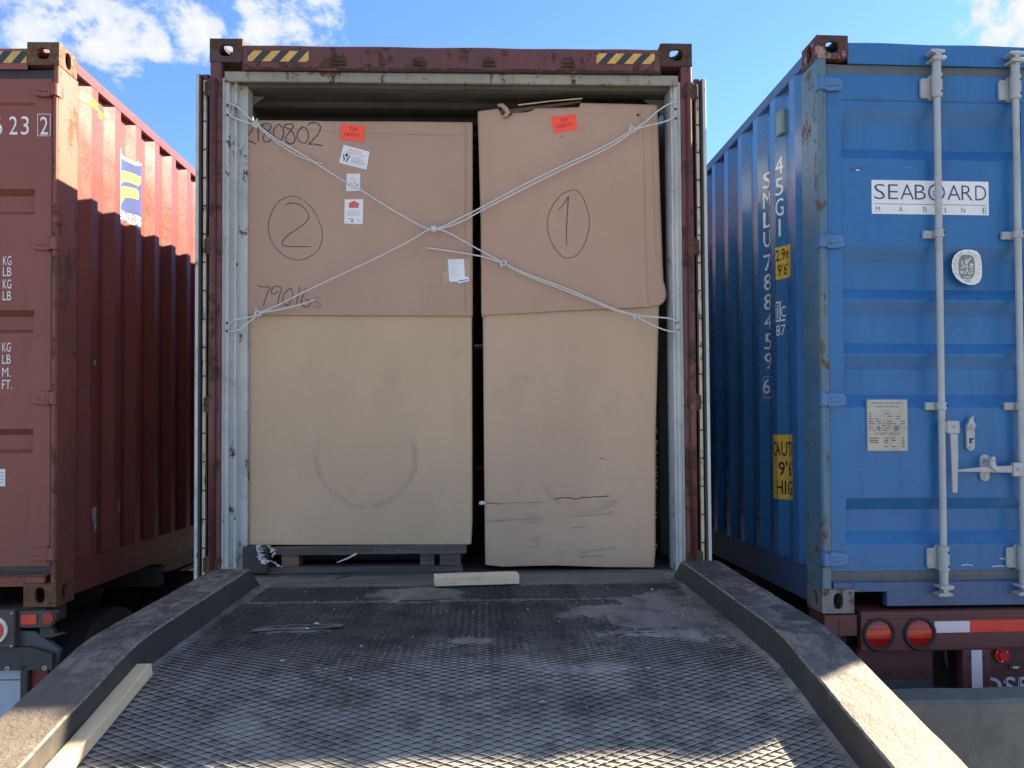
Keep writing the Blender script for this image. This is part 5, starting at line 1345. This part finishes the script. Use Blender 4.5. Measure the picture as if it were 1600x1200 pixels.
# boards
def lumber(name, p0, p1, wd, th, mat, label_):
    p0, p1 = Vector(p0), Vector(p1); L = (p1-p0).length
    mb = MB(); n = 10; V = []
    for k in range(n+1):
        x = L*k/n; jj = lambda q: .0012*mnoise.noise(Vector((x*9, q, wd*50)))
        V += [(x, -wd/2+jj(1), jj(2)), (x, wd/2+jj(3), jj(4)), (x, wd/2+jj(5), th+jj(6)), (x, -wd/2+jj(7), th+jj(8))]
    F = [(3, 2, 1, 0), (n*4, n*4+1, n*4+2, n*4+3)]
    for k in range(n):
        for q in range(4): F.append((k*4+q, k*4+(q+1) % 4, (k+1)*4+(q+1) % 4, (k+1)*4+q))
    mb.add(V, F); o = mb.build(name, mat, None, bevel=.002)
    d = (p1-p0).normalized(); s_ = Vector((-d.y, d.x, 0)).normalized(); u = d.cross(s_)
    if u.z < 0: s_, u = -s_, -u
    o.matrix_world = Matrix(((d.x, s_.x, u.x, p0.x), (d.y, s_.y, u.y, p0.y), (d.z, s_.z, u.z, p0.z), (0, 0, 0, 1)))
    tag(o, label_, 'board', 'loose boards on the ramp'); return o
lumber('wood_board', (-.079, -.462, .2425), (.291, -.418, .2415), .085, .042, PINEX, 'short pale wooden offcut lying on the ramp lip in front of the crates')
zA = deckz(-1.64)+.008; zB = deckz(-3.2)+.008
lumber('wood_board', (-.834, -1.64, zA), (-.828, -3.2, zB), .042, .038, wood('fresh_pine_long', (.80, .61, .37), (.64, .46, .25), axis=0, dirt=.2), 'long square pine batten lying against the left curb of the ramp')

# ================================================================== TRAILERS
def wheel(P, x, y, z, sgn, r=.52, w_=.27):
    wv = empty('wheel', (0, 0, 0)); wv.parent = P
    mb = MB(); prof = [(.30, -.10), (.34, -.13), (.46, -.135), (.505, -.12), (.52, -.10), (.52, -.065), (.508, -.06), (.508, -.05), (.52, -.045), (.52, -.01), (.508, -.005), (.508, .005), (.52, .01), (.52, .045), (.508, .05), (.508, .06), (.52, .065), (.52, .10), (.505, .12), (.46, .135), (.34, .13), (.30, .10)]
    n = 40; m_ = len(prof); V = []
    for k in range(n):
        t = 2*math.pi*k/n
        for (rr, xx) in prof: V.append((x+xx, y+rr*math.cos(t), z+rr*math.sin(t)))
    F = [(k*m_+i, k*m_+(i+1) % m_, ((k+1) % n)*m_+(i+1) % m_, ((k+1) % n)*m_+i) for k in range(n) for i in range(m_)]
    mb.add(V, F); mb.build('tyre', RUBBER, wv)
    mb = MB(); prof = [(.06, .05), (.20, .04), (.27, .10), (.30, .11), (.30, -.1), (.20, -.05), (.06, -.05)]
    V = []; m_ = len(prof); n = 24
    for k in range(n):
        t = 2*math.pi*k/n
        for (rr, xx) in prof: V.append((x+sgn*xx, y+rr*math.cos(t), z+rr*math.sin(t)))
    mb.add(V, [(k*m_+i, k*m_+(i+1) % m_, ((k+1) % n)*m_+(i+1) % m_, ((k+1) % n)*m_+i) for k in range(n) for i in range(m_)]); mb.build('rim', STEELG, wv)
def chassis(P, mat, y0=.3, axles=(.72, 2.0)):
    mb = MB()
    for s_ in (-1, 1):
        mb.box(s_*.42, s_*.52, y0, L40-.4, -.06, -.02); mb.box(s_*.46, s_*.48, y0, L40-.4, -.38, -.06); mb.box(s_*.42, s_*.52, y0, L40-.4, -.42, -.38)
    for y in (1.4, 3.2, 5.2, 7.4, 9.6, 11.4): mb.box(-1.15, 1.15, y, y+.1, -.16, -.025)
    mb.build('frame', mat, P)
    for y in axles:
        mb = MB(); mb.tube([(-1.1, y, -.68), (1.1, y, -.68)], .07, 12); mb.box(-.5, -.4, y-.4, y+.4, -.66, -.60); mb.box(.4, .5, y-.4, y+.4, -.66, -.60); mb.build('axle', BLK, P)
        for s_ in (-1, 1):
            wheel(P, s_*1.055, y, -.68, s_); wheel(P, s_*.745, y, -.68, s_)
    mb = MB()
    for s_ in (-1, 1): mb.box(s_*.62, s_*.72, 9.0, 9.12, -1.15, -.1); mb.box(s_*.55, s_*.79, 8.95, 9.17, -1.2, -1.16)
    mb.build('landing_leg', BLK, P)
# left trailer
lt = empty('container_trailer', (-3.2475, .1552, .0368), (0, 0, -.0092)); tag(lt, 'black skeletal trailer with round red lamps under the red container', 'trailer', 'trailers under the containers')
chassis(lt, BLK)
mb = MB(); mb.box(-1.16, 1.16, .02, .22, -.10, -.004)
mb.prism([(1.04, -.012), (1.235, -.012), (1.235, -.06), (1.20, -.098), (1.04, -.098)], -.02, .018, 'y'); mb.prism([(-1.04, -.012), (-1.235, -.012), (-1.235, -.06), (-1.20, -.098), (-1.04, -.098)], -.02, .018, 'y')
mb.build('bolster', OLIVE, lt, bevel=.006)
mb = MB()
mb.prism([(-1.04, -.10), (1.04, -.10), (1.04, -.115), (1.115, -.118), (1.243, -.215), (1.225, -.305), (-1.225, -.305), (-1.243, -.215), (-1.115, -.118), (-1.04, -.115)], .0, .03, 'y')
mb.prism([(-1.1, -.19), (1.1, -.19), (1.22, -.225), (1.22, -.305), (-1.22, -.305), (-1.22, -.225)], -.03, -.001, 'y', 1)
for x in (-1.19, -1.0, 0, 1.0, 1.185): mb.disc((x, -.294), .012, -.036, -.0301, 12, 2); mb.disc((x, -.294), .005, -.038, -.0355, 8, 1)
mb.build('bumper', [DKBLUE, BLK, GALV], lt, bevel=.003)
for s_ in (1, -1):
    mb = MB(); mb.box(s_*.84, s_*1.040, -.045, .015, -.190, .0); mb.build('lamp_box', OLIVE, lt, bevel=.006)
    mb = MB(); mb.disc((s_*.942, -.098), .068, -.056, -.0455, 32, 0); mb.disc((s_*.942, -.098), .052, -.062, -.0565, 28, 1); mb.disc((s_*.942, -.098), .030, -.065, -.0618, 20, 1); mb.build('tail_lamp', [WTXT, LREDB], lt)
    mb = MB(); mb.box(min(s_*1.060, s_*1.138), max(s_*1.060, s_*1.138), -.028, -.0205, -.080, -.028); mb.build('tail_lamp', LREDB, lt, bevel=.003)
    mb = MB(); mb.disc((s_*1.202, -.044), .036, -.034, -.0205, 24, 0); mb.disc((s_*1.202, -.044), .028, -.044, -.0345, 20, 1); mb.build('side_lamp', [OLIVE, LREDD], lt)
    mb = MB(); mb.prism([(s_*1.14, -.10), (s_*1.20, -.10), (s_*1.215, -.13), (s_*1.27, -.128), (s_*1.20, -.15), (s_*1.14, -.148)], .0, .03, 'y'); mb.build('bracket', BLK, lt)
mb = MB(); mb.box(-.6, 1.058, .0, .02, -.56, -.306); mb.box(-.6, 1.058, -.003, -.0005, -.362, -.357, m=1)
mb.build('rear_panel', [PWHITE, DKBLUE], lt, bevel=.004)
mb = MB(); mb.box(1.060, 1.098, -.03, .0, -.55, -.276); mb.build('underrun_post', BLK, lt, bevel=.006)
mb = MB(); mb.box(1.099, 1.18, .0, .02, -.50, -.306); mb.build('red_marker_panel', plain('dull_red_panel', (.13, .02, .025), .5), lt)
# blue's trailer
bt = empty('container_trailer', (3.0296, -.0682, .0024), (0, 0, .0176)); tag(bt, 'maroon trailer with red and white reflective tape under the blue container', 'trailer', 'trailers under the containers')
chassis(bt, CHAS, axles=(.72, 2.0, 3.28, 4.56))  # farther axles added to block sunlit ground showing through the gap
mb = MB(); mb.box(-1.16, 1.16, .02, .25, -.10, -.004)
for s_ in (-1, 1): mb.box(s_*1.05, s_*1.215, -.01, .17, -.105, -.002); mb.box(s_*1.118, s_*1.145, -.014, -.0095, -.104, -.02); mb.box(s_*1.05, s_*1.10, .1, .17, -.2, -.1)
mb.build('bolster', CHAS, bt, bevel=.005)
mb = MB()
def holed_beam(mb, x0, x1, z0, z1, y0, y1): mb.box(x0, x1, y0, y1, z0, z1)
mb.box(-1.035, 1.035, -.02, .02, -.176, .012); mb.box(-1.037, 1.037, -.026, .02, -.020, -.006); mb.box(-1.037, 1.037, -.026, .02, -.180, -.1762); mb.box(-1.037, 1.037, -.0195, .24, .0125, .0165)
mb.build('rear_beam', CHAS, bt, bevel=.003)
mb = MB()
for (a, b_) in ((-1.028, -.644), (.644, 1.028)): mb.box(a, b_, .03, .05, -.335, -.1805); mb.box(a, b_, .032, .05, -.60, -.336, m=1)
mb.box(-.38, .38, .03, .05, -.56, -.1805)
mb.build('rear_panel', [CHAS, DKBLUE], bt, bevel=.002)
for s_ in (-1, 1):
    mb = MB(); mb.box(s_*.4, s_*1.15, .17, .18, -1.05, -.12); mb.build('gap_darkening_flap', RUBBER, bt)  # black sheet added behind the beam to keep the gap dark
for s_ in (-1, 1):
    mb = MB(); mb.box(s_*.585-.057, s_*.585+.057, -.03, .03, -.95, -.1805) if False else mb.box(s_*.456-.072, s_*.456+.072, -.03, .03, -.95, -.1805)
    mb.build('underrun_post', CHAS, bt, bevel=.005)
    mb = MB(); mb.box(s_*.456-.028, s_*.456+.026, -.0325, -.0305, -.365, -.180, m=0); mb.box(s_*.456-.028, s_*.456+.026, -.0325, -.0305, -.55, -.3655, m=1)
    for (dx, dz) in ((-.04, -.22), (.04, -.22), (-.04, -.36)): mb.disc((s_*.456+dx, dz), .007, -.034, -.0305, 10, 2)
    mb.build('reflective_tape', [WHTAPE, REDTAPE, BTXT], bt)
mb = MB(); mb.box(-.6, .6, -.03, .03, -.97, -.9505); mb.build('underrun_bar', CHAS, bt)
for x in (-.947, -.740, .740, .947):
    mb = MB(); zc = -.095
    R_ = [(.083, -.0205), (.083, -.028), (.078, -.034), (.070, -.034), (.067, -.029), (.067, -.0205)]
    n = 32; V = [(x+r_*math.cos(2*math.pi*k/n), y_, zc+r_*math.sin(2*math.pi*k/n)) for k in range(n) for (r_, y_) in R_]; m_ = len(R_)
    mb.add(V, [(k*m_+i, k*m_+i+1, ((k+1) % n)*m_+i+1, ((k+1) % n)*m_+i) for k in range(n) for i in range(m_-1)], 0)
    # lens: three bands slightly domed
    zs_ = [-.066, -.022, .020, .066]
    for q in range(3):
        nn = 8
        for a in range(nn):
            z0_ = zs_[q]+(zs_[q+1]-zs_[q])*a/nn; z1_ = zs_[q]+(zs_[q+1]-zs_[q])*(a+1)/nn
            w0 = math.sqrt(max(0, .067**2-z0_**2)); w1 = math.sqrt(max(0, .067**2-z1_**2))
            d0 = -.022-.012*(1-(z0_/.067)**2); d1 = -.022-.012*(1-(z1_/.067)**2)
            mb.add([(x-w0, -.022, zc+z0_), (x, d0, zc+z0_), (x+w0, -.022, zc+z0_), (x+w1, -.022, zc+z1_), (x, d1, zc+z1_), (x-w1, -.022, zc+z1_)], [(0, 1, 4, 5), (1, 2, 3, 4)], 2 if q == 1 else 1)
    o = mb.build('tail_lamp', [RUBBER, LREDD, LREDM], bt, recalc=False); smooth_obj(o, 50)
mb = MB(); mb.box(-.663, -.484, -.0225, -.0205, -.094, -.038, m=0); mb.box(-.4838, -.199, -.0225, -.0205, -.094, -.036, m=1); mb.build('reflective_tape', [WHTAPE, REDTAPE], bt); mb = MB(); mb.box(.484, .663, -.0225, -.0205, -.094, -.038, m=0); mb.box(.199, .4838, -.0225, -.0205, -.094, -.036, m=1)
mb.build('reflective_tape', [WHTAPE, REDTAPE], bt)
mb = MB(); mb.box(-.197, .0, -.0225, -.0205, -.155, -.030); text_into(mb, '4', -.190, -.132, .07, width=.05, y=-.0235, m=1); mb.build('number_plate', [WSTK, BTXT], bt)
mb = MB(); mb.disc((-.292, -.222), .038, .018, .0295, 28, 0); mb.disc((-.292, -.222), .022, .008, .0178, 20, 0)
for t in (.5, 2.6, 4.7): mb.disc((-.292+.030*math.cos(t), -.222+.030*math.sin(t)), .004, .0165, .018, 8, 1)
mb.build('side_lamp', [LREDB, WSTK], bt)
mb = MB(); mb.box(-.252, -.19, .022, .0295, -.297, -.272); mb.box(-.236, -.205, .020, .0215, -.290, -.281, m=1); mb.build('marker_lamp', [BLK, WSTK], bt, bevel=.003)
mb = MB(); text_into(mb, 'OSF', -.405, -.425, .088, width=.26, y=.0292, offset=.012); 
for (a, b_) in ((-.362, -.355), (-.272, -.266), (-.20, -.195)): mb.box(a, b_, .0284, .0290, -.43, -.33, m=1)
mb.build('lettering', [plain('pale_blue_stencil', (.42, .56, .70), .5, .1), CHAS], bt, recalc=False)
for x_ in (-1.0, -.86, -.70, .70, .86, 1.0):
    mb = MB(); mb.disc((x_, -.300), .009, .022, .0295, 8); mb.build('bolt', CHAS, bt)
mb = MB(); mb.tube([(-.60, .0, -.16), (-.60, -.0, -.20), (-.585, .01, -.27), (-.56, .05, -.30), (-.545, .12, -.27)], .008, 8); mb.build('air_hose', RUBBER, bt, smooth=True)
for s_ in (-1, 1):
    for (dx, dz) in ((.012, -.015), (.188, -.015), (.012, -.178), (.188, -.178)):
        mb = MB(); mb.disc((s_*(.84+dx), dz), .006, -.050, -.0455, 8); mb.build('screw', GALV, lt)
# middle trailer, mostly hidden behind the ramp
mt = empty('container_trailer', (0, 0, 0)); tag(mt, 'dark trailer frame under the open middle container, hidden behind the ramp', 'trailer', 'trailers under the containers')
chassis(mt, BLK); mb = MB(); mb.box(-1.16, 1.16, .02, .22, -.10, -.004); mb.build('bolster', BLK, mt, bevel=.006)
mb = MB(); mb.box(-1.0, 1.0, .0, .03, -.32, -.10); mb.build('bumper', BLK, mt, bevel=.004)

# ================================================================== CONCRETE BARRIER
mb = MB(); prof = [(-.300, -1.2), (-.300, -1.12), (-.13, -.90), (-.105, -.262), (-.085, -.245), (.065, -.245), (.085, -.262), (.11, -.90), (.28, -1.12), (.28, -1.2)]
xs_ = [1.35+.1*k for k in range(31)]; V = []
for x in xs_:
    for i, (a, b_) in enumerate(prof):
        j = .004*mnoise.noise(Vector((x*5, i, 2))); V.append((x, -.53+a+j, b_+(j if b_ > -1.1 else 0)))
m_ = len(prof)
mb.add(V, [(k*m_+i, k*m_+(i+1) % m_, (k+1)*m_+(i+1) % m_, (k+1)*m_+i) for k in range(len(xs_)-1) for i in range(m_)]+[tuple(range(m_)), tuple(range((len(xs_)-1)*m_, len(xs_)*m_))])
br_ = mb.build('concrete_barrier', CONC, None); tag(br_, 'grey concrete barrier between the ramp and the maroon trailer', 'barrier')
SC.render.engine = 'CYCLES'
